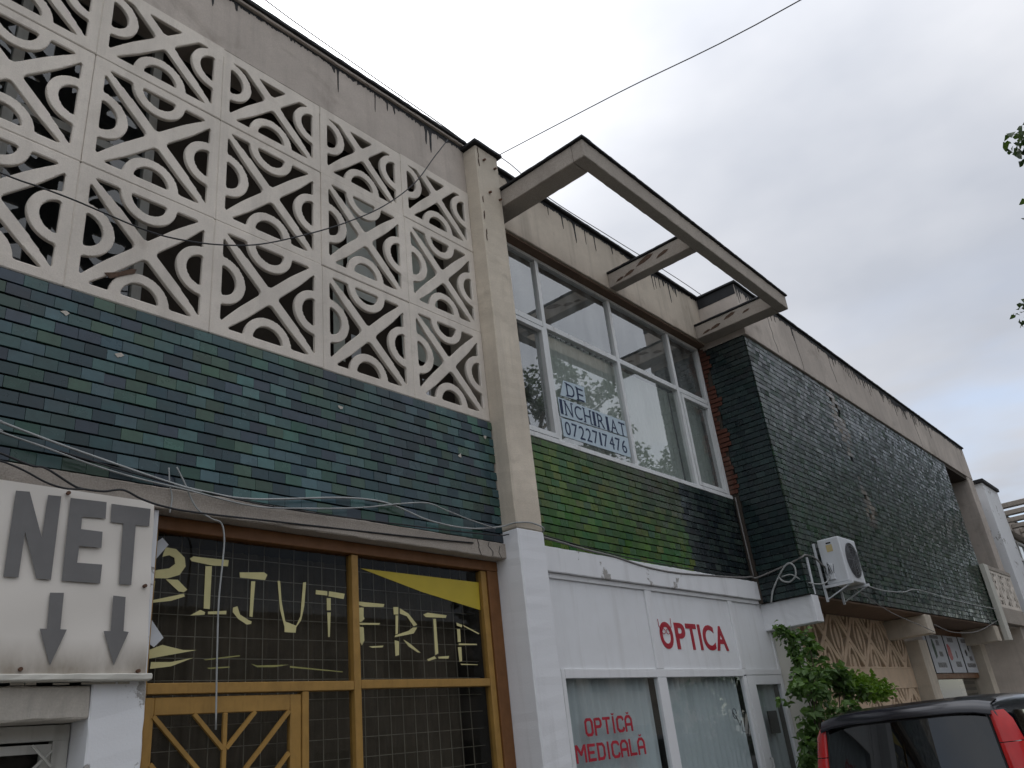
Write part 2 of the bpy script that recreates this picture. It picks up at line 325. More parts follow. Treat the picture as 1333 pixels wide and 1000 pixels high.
def smooth_path(pts, n=6):
    P = [Vector(p) for p in pts]; P = [P[0] * 2 - P[1]] + P + [P[-1] * 2 - P[-2]]; out = []
    for i in range(1, len(P) - 2):
        for k in range(n):
            t = k / n; a, b, c, d = P[i - 1], P[i], P[i + 1], P[i + 2]
            out.append(0.5 * ((2 * b) + (c - a) * t + (2 * a - 5 * b + 4 * c - d) * t * t + (3 * b - a - 3 * c + d) * t ** 3))
    out.append(P[-2]); return out
def cable(name, pts, rad, m, label, group=None, n=5):
    o = add(name, MB().tube(smooth_path(pts), rad, n).mesh(name, True), m); return tag(o, label, 'cable', group)
def sheet_wave(name, x0, x1, y, z0, z1, m, parent=None, amp=0.03, period=0.14, **k):
    n = max(8, int((x1 - x0) / 0.02)); mb = MB(); rnd = random.Random(int(x0 * 100)); ph = rnd.random() * 6
    xs = [x0 + (x1 - x0) * i / n for i in range(n + 1)]
    ys = [y + amp * math.sin(2 * math.pi * x / period + ph + 1.3 * math.sin(x * 5)) for x in xs]
    mb.v = [(x, yy, z) for z in (z0, z1) for x, yy in zip(xs, ys)]
    mb.f = [(i, i + 1, n + 2 + i, n + 1 + i) for i in range(n)]
    return add(name, mb.mesh(name, True), m, parent, **k)
def glyph_mesh(ch, bold=0.0):
    cu = bpy.data.curves.new('glyph', 'FONT'); cu.body = ch; cu.offset = bold; cu.extrude = 0.5; cu.resolution_u = 6
    ob = bpy.data.objects.new('glyph', cu); COL.objects.link(ob); dg = bpy.context.evaluated_depsgraph_get()
    me = bpy.data.meshes.new_from_object(ob.evaluated_get(dg)); bpy.data.objects.remove(ob); bpy.data.curves.remove(cu); return me
def letter(ch, quad, y, m, parent, depth=0.004, bold=0.0, name='letter'):
    """a glyph fitted into the quad (bl, br, tr, tl) of (x, z) points, its face at y"""
    me = glyph_mesh(ch, bold); co = np.array([v.co[:] for v in me.vertices]); lo, hi = co.min(0), co.max(0)
    for v in me.vertices:
        s = (v.co.x - lo[0]) / (hi[0] - lo[0]); t = (v.co.y - lo[1]) / (hi[1] - lo[1]); d = v.co.z + 0.5
        p = [(quad[0][i] * (1 - s) + quad[1][i] * s) * (1 - t) + (quad[3][i] * (1 - s) + quad[2][i] * s) * t for i in (0, 1)]
        v.co = (p[0], y + (1 - d) * depth, p[1])
    me.update(); return add(name, me, m, parent)
def sheet_letters(name, polys, y, m, parent, th=0.002):
    mb = MB(); [mb.prism(p, y, y + th) for p in polys]; return add(name, mb.mesh(name), m, parent)

# tiles ---------------------------------------------------------------
TILE_ME = bevelled(MB().box(-0.0985, 0.0985, -0.012, 0.012, -0.0378, 0.0378).mesh('tile'), 0.0016)
CH, TL = 0.0878, 0.1405
def tile_spots(x0, x1, z0, z1, seed):
    rd = random.Random(seed); rows = round((z1 - z0) / CH); ch = (z1 - z0) / rows; L = []
    for r in range(rows):
        x = x0 - (0.0 if r % 2 else 0.07) - rd.choice((0, 0.023, 0.035))
        while x < x1 - 0.02:
            a, b = max(x, x0), min(x + TL, x1)
            if b - a > 0.03: L.append(((a + b) / 2, z0 + (r + 0.5) * ch, b - a))
            x += TL
    return L
def place_tiles(spots, parent, to_world, colour, parts, skip=None, rotz=0.0, gloss=0.85, tilt=0.012, lean=0.015, joint=0.0014):
    """the `parts` nearest tiles as objects, the rest as one mesh"""
    camp = Vector((0, -4.9, 1.6)); S = []
    for u, z, w in spots:
        if skip and skip(u, z): continue
        S.append((Vector(to_world(u, z)), u, z, w))
    S.sort(key=lambda s: ((s[0] - camp).length if s[0].x > 1.05 else 99))
    for p, u, z, w in S[:parts]:
        tl_ = (random.gauss(-lean, tilt), random.gauss(0, 0.004), rotz + random.gauss(0, 0.010))
        o = add('tile', TILE_ME, 'tile', parent, loc=p + Vector((0, random.gauss(0, 0.0015), 0)), rot=tl_); o.scale = ((w - joint) / 0.197, 1, 1); o.color = (*colour(u, z), min(1, max(0, random.gauss(gloss, 0.25))))
    rest = S[parts:]
    if not rest: return
    nv = len(TILE_ME.vertices); base = np.array([v.co[:] for v in TILE_ME.vertices]); fs = [tuple(p.vertices) for p in TILE_ME.polygons]
    V, F, C = [], [], []
    for k, (p, u, z, w) in enumerate(rest):
        c = base * np.array([(w - joint) / 0.197, 1, 1]); a = random.gauss(0, 0.012); b = random.gauss(lean, tilt)
        c[:, 1] += c[:, 0] * a + c[:, 2] * b + random.gauss(0, 0.0015)
        if rotz: cs, sn = math.cos(rotz), math.sin(rotz); c = np.stack([c[:, 0] * cs - c[:, 1] * sn, c[:, 0] * sn + c[:, 1] * cs, c[:, 2]], 1)
        V.append(c + np.array(p)); F += [tuple(i + k * nv for i in f) for f in fs]; C.append(np.tile(np.array([*colour(u, z), min(1, max(0, random.gauss(gloss, 0.25)))]), (nv, 1)))
    me = bpy.data.meshes.new('tile_field'); me.from_pydata(np.concatenate(V).tolist(), [], F)
    at = me.color_attributes.new('tint', 'FLOAT_COLOR', 'POINT'); at.data.foreach_set('color', np.concatenate(C).ravel())
    add('tile_field', me, 'tiles', parent, kind='stuff')

# marching squares: a pierced slab from a signed distance function, front at y=0, back at y=thick
def pierced(name, sdf, w, h, nx, nz, thick, cham=0.006):
    g = np.array([[sdf(i / nx * w, j / nz * h) for j in range(nz + 1)] for i in range(nx + 1)])
    V, F, ids = [], [], {}
    def gv(i, j):
        k = ('g', i, j)
        if k not in ids: ids[k] = len(V); V.append((i / nx * w, 0.0, j / nz * h))
        return ids[k]
    def ev(i, j, i2, j2):
        if (i2, j2) < (i, j): i, j, i2, j2 = i2, j2, i, j
        k = ('e', i, j, i2, j2)
        if k not in ids:
            a, b = g[i, j], g[i2, j2]; t = a / (a - b); x = (i + (i2 - i) * t) / nx * w; z = (j + (j2 - j) * t) / nz * h
            ids[k] = len(V); V.append((x, cham, z)); V.append((x, thick, z))
        return ids[k]
    for i in range(nx):
        for j in range(nz):
            cs = [(i, j), (i + 1, j), (i + 1, j + 1), (i, j + 1)]; ins = [g[c] < 0 for c in cs]
            if not any(ins): continue
            if all(ins): F.append(tuple(gv(*c) for c in cs)); continue
            poly = []; ex = None; first = None
            for k in range(4):
                c, d = cs[k], cs[(k + 1) % 4]
                if ins[k]: poly.append((gv(*c), 0))
                if ins[k] != ins[(k + 1) % 4]: poly.append((ev(*c, *d), 1 if ins[k] else 2))
            F.append(tuple(p[0] for p in poly))
            for k in range(len(poly)):
                a, b = poly[k], poly[(k + 1) % len(poly)]
                if a[1] == 1 and b[1] == 2: F.append((a[0], a[0] + 1, b[0] + 1, b[0]))
    # outer rim
    for i in range(nx):
        for j, fl in ((0, 0), (nz, 1)):
            if g[i, j] < 0 and g[i + 1, j] < 0:
                a, b = gv(i, j), gv(i + 1, j); k = len(V); V.append((V[a][0], thick, V[a][2])); V.append((V[b][0], thick, V[b][2])); F.append((b, a, k, k + 1) if not fl else (a, b, k + 1, k))
    for j in range(nz):
        for i, fl in ((0, 0), (nx, 1)):
            if g[i, j] < 0 and g[i, j + 1] < 0:
                a, b = gv(i, j), gv(i, j + 1); k = len(V); V.append((V[a][0], thick, V[a][2])); V.append((V[b][0], thick, V[b][2])); F.append((a, b, k + 1, k) if not fl else (b, a, k, k + 1))
    me = bpy.data.meshes.new(name); me.from_pydata(V, [], F); me.update(); return me
def drips(name, x0, x1, y, ztop, band, parent, seed, long=0.3, step=0.022, dens=0.5):
    """a tar coat with a ragged lower edge and pointed runs, 4 mm proud of the wall"""
    rd = random.Random(seed); mb = MB(); x = x0; wander = 0.5; cl = 0.2
    while x < x1:
        w = step * rd.uniform(0.6, 1.6); wander = min(1, max(0, wander + rd.uniform(-0.15, 0.15))); cl = min(1, max(0, cl + rd.uniform(-0.09, 0.085)))
        d = band * (0.35 + 1.1 * wander * (0.4 + cl)) + rd.uniform(-0.012, 0.014); xe = min(x + w, x1)
        mb.prism([(x, ztop), (x, ztop - d), ((x + xe) / 2, ztop - d - rd.uniform(0, 0.02)), (xe, ztop - d + rd.uniform(-0.008, 0.01)), (xe, ztop)], y - 0.003, y)
        if rd.random() < dens * 0.30 * cl:
            L = d + (0.03 + rd.random() ** 2.6 * long); b = rd.uniform(0.006, 0.024); k = rd.uniform(-0.01, 0.01)
            mb.prism([(x - b * 1.5, ztop - d * 0.5), (x - b * 0.6, ztop - d - L * 0.2), (x - b * 0.45 + k, ztop - L * 0.8), (x + k, ztop - L), (x + b * 0.45 + k, ztop - L * 0.85), (x + b * 0.7, ztop - d - L * 0.2), (x + b * 1.6, ztop - d * 0.5)], y - 0.005, y - 0.0005)
        x = xe
    return add(name, mb.mesh(name), 'bitumen', parent)

# traced outlines on the shop front planes, (x, z) in metres; cable paths (x, y, z)
NET = [[(1.574,3.229),(1.644,3.234),(1.739,2.982),(1.742,3.23),(1.813,3.234),(1.814,2.755),(1.74,2.757),(1.65,3.005),(1.649,2.755),(1.576,2.754)],[(1.865,3.232),(2.071,3.238),(2.075,3.137),(1.941,3.131),(1.942,3.057),(2.065,3.056),(2.068,2.961),(1.943,2.958),(1.942,2.862),(2.082,2.864),(2.081,2.755),(1.871,2.755)],[(2.101,3.232),(2.342,3.235),(2.342,3.125),(2.258,3.12),(2.262,2.76),(2.19,2.76),(2.182,3.121),(2.107,3.12)]]
ARROW = [[(1.818,2.685),(1.89,2.689),(1.894,2.493),(1.928,2.492),(1.863,2.305),(1.789,2.492),(1.826,2.493)],[(2.163,2.691),(2.235,2.688),(2.24,2.494),(2.271,2.49),(2.202,2.307),(2.128,2.491),(2.168,2.492)]]
BIJUT = [[[(2.569,3.07),(2.64,3.066),(2.703,3.015),(2.713,2.959),(2.675,2.9),(2.595,2.871),(2.481,2.864),(2.489,2.906),(2.528,2.92),(2.602,2.936),(2.64,2.969),(2.632,3.008),(2.596,3.021),(2.55,3.006)],[(2.482,2.856),(2.516,2.848),(2.511,2.767),(2.48,2.744)],[(2.584,2.864),(2.665,2.868),(2.734,2.809),(2.711,2.791),(2.676,2.794)],[(2.487,2.723),(2.712,2.782),(2.719,2.764),(2.627,2.731),(2.493,2.71)]],[[(2.74,3.013),(2.763,3.03),(3.023,3.029),(3.018,2.987),(2.903,2.982),(2.753,2.997)],[(2.853,2.973),(2.9,2.977),(2.898,2.694),(2.855,2.695)],[(2.762,2.646),(2.831,2.685),(2.866,2.673),(2.863,2.656)],[(2.887,2.677),(3.02,2.689),(3.019,2.666),(2.888,2.66)]],[[(3.109,2.953),(3.303,2.97),(3.329,2.954),(3.311,2.916),(3.113,2.918)],[(3.201,2.899),(3.233,2.901),(3.225,2.779),(3.218,2.656),(3.195,2.661)],[(3.068,2.712),(3.1,2.723),(3.122,2.669),(3.189,2.635),(3.213,2.627),(3.208,2.61),(3.176,2.605),(3.11,2.64),(3.067,2.683)]],[[(3.414,2.918),(3.435,2.919),(3.448,2.78),(3.481,2.638),(3.572,2.612),(3.608,2.68),(3.631,2.922),(3.657,2.928),(3.641,2.755),(3.616,2.656),(3.572,2.6),(3.568,2.564),(3.476,2.565),(3.475,2.602),(3.437,2.719)]],[[(3.745,2.876),(3.847,2.874),(3.847,2.842),(3.742,2.845)],[(3.863,2.875),(4.009,2.866),(3.999,2.826),(3.859,2.837)],[(3.842,2.823),(3.878,2.825),(3.877,2.736),(3.842,2.734)],[(3.845,2.718),(3.876,2.72),(3.865,2.543),(3.85,2.542)]]]
TORN = [[(2.482,2.372),(2.494,2.423),(2.59,2.46),(2.728,2.432),(2.821,2.433),(2.606,2.394)],[(2.524,2.318),(2.526,2.358),(2.653,2.359),(2.801,2.386),(2.655,2.333)],[(2.899,2.325),(3.057,2.334),(3.058,2.326),(2.911,2.318)],[(3.217,2.351),(3.263,2.341),(3.516,2.347),(3.398,2.33),(3.263,2.329)],[(2.872,2.376),(3.131,2.406),(3.131,2.398),(2.884,2.371)],[(3.523,2.338),(3.977,2.301),(3.977,2.295),(3.523,2.327)]]
WHITE = [[(2.541,3.129),(2.585,3.088),(2.475,2.943),(2.471,3.07)],[(2.476,2.648),(2.593,2.502),(2.536,2.444),(2.479,2.483)]]
ERIE = [[[(4.144,2.815),(4.401,2.81),(4.391,2.787),(4.199,2.779),(4.143,2.789)],[(4.142,2.769),(4.19,2.772),(4.187,2.706),(4.195,2.687),(4.16,2.66),(4.138,2.665)],[(4.143,2.655),(4.349,2.661),(4.34,2.647),(4.143,2.64)],[(4.142,2.627),(4.184,2.622),(4.188,2.526),(4.162,2.488),(4.146,2.513)],[(4.229,2.483),(4.375,2.492),(4.366,2.479),(4.262,2.473)]],[[(4.494,2.792),(4.546,2.795),(4.542,2.736),(4.496,2.734)],[(4.514,2.728),(4.541,2.729),(4.529,2.588),(4.505,2.58)],[(4.564,2.785),(4.654,2.748),(4.743,2.663),(4.704,2.65),(4.634,2.727),(4.561,2.744)],[(4.741,2.642),(4.699,2.593),(4.494,2.558),(4.504,2.574),(4.644,2.612),(4.694,2.64)],[(4.493,2.534),(4.537,2.528),(4.531,2.423),(4.494,2.416)],[(4.584,2.543),(4.656,2.511),(4.763,2.444),(4.726,2.448),(4.636,2.491)]],[[(4.818,2.749),(4.868,2.766),(5.089,2.755),(5.076,2.733),(4.845,2.729)],[(4.929,2.719),(4.959,2.72),(4.961,2.442),(4.926,2.428)],[(4.831,2.393),(4.915,2.419),(4.937,2.401),(4.844,2.38)],[(4.954,2.415),(5.085,2.423),(5.073,2.402),(4.963,2.401)]],[[(5.202,2.698),(5.27,2.683),(5.263,2.661),(5.205,2.673)],[(5.202,2.644),(5.24,2.646),(5.236,2.538),(5.201,2.537)],[(5.281,2.683),(5.48,2.617),(5.468,2.609),(5.29,2.669)],[(5.21,2.526),(5.435,2.528),(5.434,2.518),(5.208,2.512)],[(5.196,2.495),(5.238,2.498),(5.235,2.383),(5.203,2.376)],[(5.212,2.362),(5.423,2.356),(5.423,2.352),(5.221,2.352)]]]
TRI = [(4.167,3.075),(5.527,3.066),(5.518,2.82),(4.823,2.933)]
PAPER = [[(7.454,5.669),(7.894,5.704),(7.868,5.478),(7.38,5.439)],[(7.311,5.402),(8.739,5.427),(8.703,5.208),(7.318,5.146)],[(7.324,5.126),(8.724,5.185),(8.711,4.92),(7.31,4.912)]]
W_dark = [(1.201,-0.12,5.201),(1.422,-0.12,5.21),(1.658,-0.12,5.214),(2.126,-0.12,5.198),(2.408,-0.12,5.241),(2.71,-0.12,5.335),(3.038,-0.12,5.488),(3.476,-0.12,5.783),(3.89,-0.12,6.097),(4.361,-0.12,6.516),(4.797,-0.12,7.021),(5.114,-0.12,7.528),(5.363,-0.12,7.918)]
W_b1 = [(1.361,-0.06,3.637),(1.442,-0.06,3.614),(1.693,-0.06,3.561),(1.915,-0.06,3.52),(2.451,-0.06,3.429),(2.72,-0.06,3.405),(3.066,-0.06,3.411),(3.795,-0.06,3.535),(4.175,-0.06,3.569),(4.418,-0.06,3.547),(4.757,-0.06,3.482),(5.224,-0.06,3.475),(5.641,-0.06,3.542)]
W_b2 = [(1.366,-0.07,3.579),(1.447,-0.07,3.551),(1.696,-0.07,3.506),(1.962,-0.07,3.453),(2.247,-0.07,3.416),(2.552,-0.07,3.396),(3.061,-0.07,3.358),(3.506,-0.07,3.406),(4.008,-0.07,3.485),(4.41,-0.07,3.576),(4.725,-0.07,3.63),(4.941,-0.07,3.6),(5.223,-0.07,3.556),(5.573,-0.07,3.516)]
W_b3 = [(1.37,-0.13,3.411),(1.446,-0.13,3.404),(1.608,-0.13,3.363),(1.69,-0.13,3.36),(1.845,-0.13,3.286),(1.91,-0.13,3.274),(2.02,-0.13,3.278),(2.132,-0.13,3.305),(2.253,-0.13,3.266),(2.402,-0.13,3.24),(2.634,-0.13,3.233)]
W_b4 = [(1.376,-0.14,3.343),(1.449,-0.14,3.357),(1.57,-0.14,3.326),(1.696,-0.14,3.276),(1.801,-0.14,3.258),(1.906,-0.14,3.27)]
W_cord = [(2.501,-0.05,3.545),(2.56,-0.05,3.45),(2.65,-0.05,3.297),(2.762,-0.05,3.235),(2.835,-0.05,3.214),(2.862,-0.05,3.118),(2.858,-0.05,2.964),(2.842,-0.05,2.715),(2.844,-0.05,2.431),(2.857,-0.05,1.94)]
W_cord2 = [(2.449,-0.05,3.53),(2.462,-0.05,3.423),(2.484,-0.05,3.334),(2.476,-0.05,3.232)]
W_gr = [(6.538,0.13,3.592),(7.211,0.13,3.544),(7.786,0.13,3.518),(8.406,0.13,3.461),(9.104,0.13,3.448),(10.109,0.13,3.492),(10.909,0.13,3.535),(11.239,0.13,3.572)]
W_gr2 = [(6.569,0.15,3.624),(7.824,0.15,3.553),(9.169,0.15,3.534),(10.614,0.15,3.558)]
W_rod = [(11.549,0.15,4.775),(11.546,0.15,4.252),(11.489,0.15,3.497)]
W_roof = [(3.068,0.1,8.505),(3.643,0.1,8.457),(4.651,0.1,8.418),(5.845,0.1,8.359)]
W_roof2 = [(6.892,0.3,8.772),(7.836,0.3,8.611),(9.451,0.3,8.641),(11.834,0.3,8.696),(14.477,0.3,8.831)]
W_r1 = [(13.445,-0.68,3.447),(14.321,-0.68,3.424),(15.352,-0.68,3.468),(16.335,-0.68,3.575),(18.576,-0.68,3.53),(21.075,-0.68,3.528)]
W_r2 = [(12.89,-0.68,3.372),(13.757,-0.68,3.194),(14.561,-0.68,3.055),(15.886,-0.68,2.921)]

# ================================================================== setting
def ground():
    mb = MB(); mb.quad((-400, -400, -0.13), (400, -400, -0.13), (400, 400, -0.13), (-400, 400, -0.13)); add('ground', mb.mesh('ground'), 'asphalt', kind='structure')
    box('pavement', -30, 60, -1.15, 0.2, -0.12, 0.0, 'paving', None, 0.01, kind='structure')
    mbk = MB().box(-30, 60, -1.3, -1.153, -0.125, 0.006); add('kerb', bevelled(mbk.mesh('kerb'), 0.012), 'beam', None, kind='structure')
ground()

# ================================================================== left building with the pierced screen
LB = thing('lattice_building', 'two-storey building with cream pierced concrete screen above a blue-green tiled band', 'building', (2.2, 0.5, 0))
PX0, PW, PH, PZ = 5.743, 1.0128, 1.0045, 4.633     # right end of the screen, panel size, its bottom
# --- screen panels
def smin(a, b, k): h = max(k - abs(a - b), 0) / k; return min(a, b) - h * h * k * 0.25
def sd_screen(x, z):
    u, v = x / PW, z / PH
    if u < 0.0045 or u > 0.9955 or v < 0.0035 or v > 0.9965: return 0.002      # the joint between panels
    d = min(u, 1 - u, v, 1 - v) - 0.080
    for cu, cv in ((0.07, 0.485), (0.93, 0.495), (0.485, 0.075), (0.49, 0.925)):
        d = smin(d, abs(math.hypot(u - cu, v - cv) - 0.170) - 0.038, 0.02)
    cu, cv = u - 0.495, v - 0.49; b = []
    for a, s in ((cu - cv, cu + cv), (cu + cv, cu - cv)):
        s = abs(s) / 1.4142; hw = 0.044 + (0.007 if a == cu - cv else 0.0) - 0.022 * max(0, (s - 0.30) / 0.30) ** 1.3
        b.append(abs(a) / 1.4142 - hw)
    return smin(d, smin(b[0], b[1], 0.045), 0.022)
SCREEN = pierced('screen_panel', sd_screen, PW, PH, 112, 112, 0.03); SCREEN.materials.append(M['lattice'])
TOPC = 0.792
SCREEN_TOP = pierced('screen_panel_cut', lambda x, z: smin(sd_screen(x, z), PH * 0.70 - z, 0.02), PW, PH * TOPC, 112, 90, 0.03); SCREEN_TOP.materials.append(M['lattice'])
for c in range(-7, 0):
    for r in range(3):
        add('screen_panel', SCREEN_TOP if r == 2 else SCREEN, None, LB, loc=(PX0 + c * PW + random.uniform(-.002, .002), random.uniform(-0.003, 0.005), PZ + r * PH), rot=(random.gauss(0, .0025), random.gauss(0, .0012), random.gauss(0, .003)))
XL = PX0 - 7 * PW
# chipped bar of the second panel: bare aggregate showing
sp = MB(); pts = [(1.93, 4.83), (2.02, 4.87), (2.10, 4.93), (2.14, 4.94), (2.13, 4.905), (2.06, 4.86), (1.97, 4.80)]
sp.prism(pts, -0.004, 0.001); add('chipped_concrete', sp.mesh('chipped_concrete'), 'spall', LB)
# --- wall and windows behind the screen
box('gallery_wall', 2.32, 5.7, 0.42, 0.56, 4.4, 7.6, 'dark', LB, 0)
box('gallery_floor', XL, 5.7, 0.10, 0.41, 4.50, 4.62, 'dark', LB, 0)
box('gallery_ceiling', XL, 5.7, 0.10, 0.41, 7.56, 7.66, 'dark', LB, 0)
gw = MB()
for x in (-1.3, -0.45, 0.4, 1.25, 2.25): gw.box(x, x + 0.07, 0.30, 0.36, 4.63, 7.55)
for z in (4.63, 6.1, 7.48): gw.box(-1.3, 2.32, 0.303, 0.357, z, z + 0.07)
gwo = add('gallery_window', gw.mesh('gallery_window'), 'oldframe', LB)
for i, x in enumerate((-1.23, -0.38, 0.47, 1.32)):
    for z0, z1 in ((4.7, 6.1), (6.17, 7.48)): add('pane', MB().quad((x, 0.33, z0), (x + (0.93 if x > 1 else 0.78), 0.33, z0), (x + (0.93 if x > 1 else 0.78), 0.33 + random.uniform(-.02, .02), z1), (x, 0.33, z1)).mesh('pane'), 'galleryglass', gwo)
for x0, x1, z0, z1, m_ in ((4.28, 4.66, 5.75, 7.0, 'curtain'), (4.95, 5.5, 5.3, 6.9, 'blind'), (4.1, 4.24, 5.0, 6.2, 'blind'), (4.3, 4.42, 5.05, 5.3, 'paper'), (5.2, 5.4, 4.75, 5.1, 'glass')):
    sheet_wave('hung_cloth', x0, x1, 0.36, z0, z1, m_, LB, 0.012, 0.3)
room('gallery_room', XL, 2.32, 0.36, 2.5, 4.4, 7.6, 'room_dark', LB)
# --- parapet
box('parapet', XL, PX0, 0.004, 0.35, PZ + (2 + TOPC) * PH, 8.09, 'fascia', LB, 0.004, 0.0012)
box('roof_flashing', XL - 0.05, PX0 + 0.01, -0.055, 0.42, 8.125, 8.165, 'bitumen', LB, 0.006, 0.003)
box('flashing_underlay', XL - 0.05, PX0, -0.028, 0.3, 8.092, 8.122, 'fascia', LB, 0.004, 0.002)
drips('tar_edge', XL, PX0, 0.004, 8.09, 0.05, LB, 5, 0.30, dens=1.7)
box('roof_slab', XL, 11.36, 0.43, 9.0, 7.7, 8.0, 'dark', LB, 0)
# --- tiled band
TZ0, TZ1 = 3.409, 4.628
box('band_backing', XL, PX0, 0.022, 0.099, TZ0 - 0.002, TZ1 + 0.003, 'mortar', LB, 0)
pal_l = [(0.015, 0.040, 0.042), (0.026, 0.060, 0.056), (0.010, 0.026, 0.031), (0.034, 0.074, 0.070), (0.022, 0.033, 0.045), (0.028, 0.055, 0.036), (0.014, 0.034, 0.042), (0.024, 0.062, 0.046), (0.030, 0.058, 0.064)]
def col_left(x, z):
    c = random.choice(pal_l); k = 1.3 * random.choice((0.68, 0.82, 0.95, 1.0, 1.12, 1.3)) * (1 + 0.22 * math.sin(x * 1.7 + z * 2.3)); return sc(c, k)
lost = [(1.72, 4.44), (2.08, 4.25), (3.87, 4.33), (5.25, 4.18), (5.62, 4.45)]
for x, z in lost:
    q = [(x + 0.03 * math.cos(t) * random.uniform(.3, 1.2), z + 0.026 * math.sin(t) * random.uniform(.3, 1.1)) for t in (0.3, 1.2, 2.1, 3.0, 4.0, 4.9, 5.7)]
    add('chipped_glaze', MB().prism(q, -0.0105, -0.0075).mesh('chipped_glaze'), 'dirty', LB)
place_tiles(tile_spots(XL, PX0, TZ0, TZ1, 1), LB, lambda u, z: (u, 0.006, z), col_left, 300)
# --- lintel beam over the shop front
box('lintel_beam', XL, PX0 + 0.03, -0.022, 0.40, 3.262, TZ0 - 0.004, 'beam', LB, 0.008, 0.0025)
for p in ([(5.36, 3.408), (5.38, 3.35), (5.372, 3.33), (5.40, 3.262)], [(5.52, 3.40), (5.50, 3.36), (5.56, 3.31), (5.55, 3.27)], [(5.66, 3.37), (5.64, 3.31), (5.67, 3.263)]):
    crk = MB()
    for a, b in zip(p, p[1:]): crk.prism([(a[0] - 0.003, a[1]), (a[0] + 0.003, a[1]), (b[0] + 0.003, b[1]), (b[0] - 0.003, b[1])], -0.0265, -0.0245)
    add('crack', crk.mesh('crack'), 'black', LB)
# --- pillar at the right end
box('pillar', PX0, 6.122, -0.19, 0.5, 3.52, 8.03, 'pillar', LB, 0.012, 0.0018)
box('pillar_base', PX0 - 0.001, 6.124, -0.194, 0.5, 0.0, 3.518, 'white', LB, 0.012, 0.0018)
box('pillar_cap', PX0 - 0.045, 6.165, -0.235, 0.5, 8.033, 8.075, 'bitumen', LB, 0.006, 0.002)
for x, z in ((5.86, 7.86), (6.04, 7.83), (5.9, 7.42), (6.07, 7.4)): add('bolt', MB().tube([(x, -0.19, z), (x, -0.225, z - 0.005)], 0.013, 8).mesh('bolt'), 'rust', LB)
for _ in range(9):
    x = random.uniform(PX0 + 0.012, PX0 + 0.03); z = random.uniform(6.6, 8)
    cp = MB().prism([(x, z), (x + random.uniform(.01, .02), z + .03), (x + .015, z - random.uniform(.03, .08)), (x + .002, z - .06)], -0.1945, -0.192)
    add('edge_chip', cp.mesh('edge_chip'), 'spall', LB)
# --- white pier and the window bay to its left
box('pier', 2.124, 2.434, 0.0, 0.45, 0.0, 2.236, 'white2', LB, 0.008, 0.0025)
box('window_lintel', XL, 2.122, 0.002, 0.45, 2.037, 2.21, 'dirty', LB, 0.01, 0.003)
box('wall_above_lintel', XL, 2.434, 0.006, 0.4, 2.238, 3.26, 'white2', LB, 0.004)
box('wall_below_window', XL, 2.122, 0.004, 0.45, 0.0, 0.95, 'white2', LB, 0.006)
box('window_sill', XL, 2.12, -0.05, 0.3, 0.952, 1.0, 'beam', LB, 0.006)
ow = MB()
for x0, x1 in ((2.035, 2.118), (1.1, 1.16), (0.2, 0.26)): ow.box(x0, x1, 0.215, 0.27, 1.0, 1.975)
for z0, z1 in ((1.95, 2.03), (1.002, 1.06)): ow.box(XL, 2.117, 0.21, 0.272, z0, z1)
ow.box(1.985, 2.034, 0.225, 0.265, 1.06, 1.895); ow.box(XL, 2.034, 0.222, 0.268, 1.89, 1.935)
owo = add('side_window', ow.mesh('side_window'), 'oldframe', LB)
add('pane', MB().quad((XL, 0.25, 1.06), (1.985, 0.25, 1.06), (1.985, 0.25, 1.89), (XL, 0.25, 1.89)).mesh('pane'), 'shopglass', owo)
wb = MB()
def clip_bar(xc, s, y):   # a diagonal through (xc, 1.50) with slope s, cut to the window opening
    P = []
    for z in (1.01, 1.93):
        x = xc + (z - 1.50) / s
        if x > 2.03: z += (2.03 - x) * s; x = 2.03
        P.append((max(x, XL), y, z))
    if P[0][2] < 1.94 and P[1][2] > 1.0: wb.tube(P, 0.008, 5)
for k in range(12):
    for s, y in ((1, 0.20), (-1, 0.19)): clip_bar(2.35 - 0.36 * k, s, y)
add('window_bars', wb.mesh('window_bars'), 'oldframe', owo)
room('side_room', XL, 2.3, 0.28, 3.0, 0.0, 2.3, 'room_dark', LB)
rb = MB()
for k in range(40):
    x = XL + k * 0.12 + random.uniform(0, .05); 
    if x < 2.3: rb.box(x, x + random.uniform(.05, .11), -0.006, 0.0, 2.214, 2.214 + random.uniform(.008, .02))
add('mortar_crumbs', rb.mesh('mortar_crumbs'), 'dirty', LB)
# --- timber shop front, its face 12 cm behind the pillar line
FY = 0.12
box('head_frame', 2.434, PX0 - 0.001, FY - 0.02, FY + 0.09, 3.17, 3.258, 'brown', LB, 0.004)  # darker brown here also carries the shade under the lintel
box('jamb', 5.60, PX0 - 0.002, FY - 0.018, FY + 0.09, 0.0, 3.168, 'brown', LB, 0.004)
box('inner_jamb', 5.53, 5.598, FY, FY + 0.07, 0.0, 3.168, 'ochre', LB, 0.004)
box('left_jamb', 2.436, 2.494, FY - 0.005, FY + 0.08, 0.0, 3.168, 'ochre', LB, 0.004)
box('mullion', 4.055, 4.118, FY - 0.004, FY + 0.07, 0.0, 3.166, 'ochre', LB, 0.005)
box('transom', 2.496, 4.053, FY, FY + 0.07, 2.168, 2.232, 'ochre', LB, 0.004); box('transom', 4.12, 5.528, FY, FY + 0.07, 2.176, 2.238, 'ochre', LB, 0.004)
box('door_post', 3.605, 3.658, FY + 0.002, FY + 0.07, 0.0, 2.166, 'ochre', LB, 0.004)
dr = box('door', 2.498, 2.556, FY + 0.012, FY + 0.055, 0.02, 2.15, 'ochre', LB, 0.004); 
def stile(*a, m='ochre', n='stile'): return box(n, *a, m, dr, 0.004)
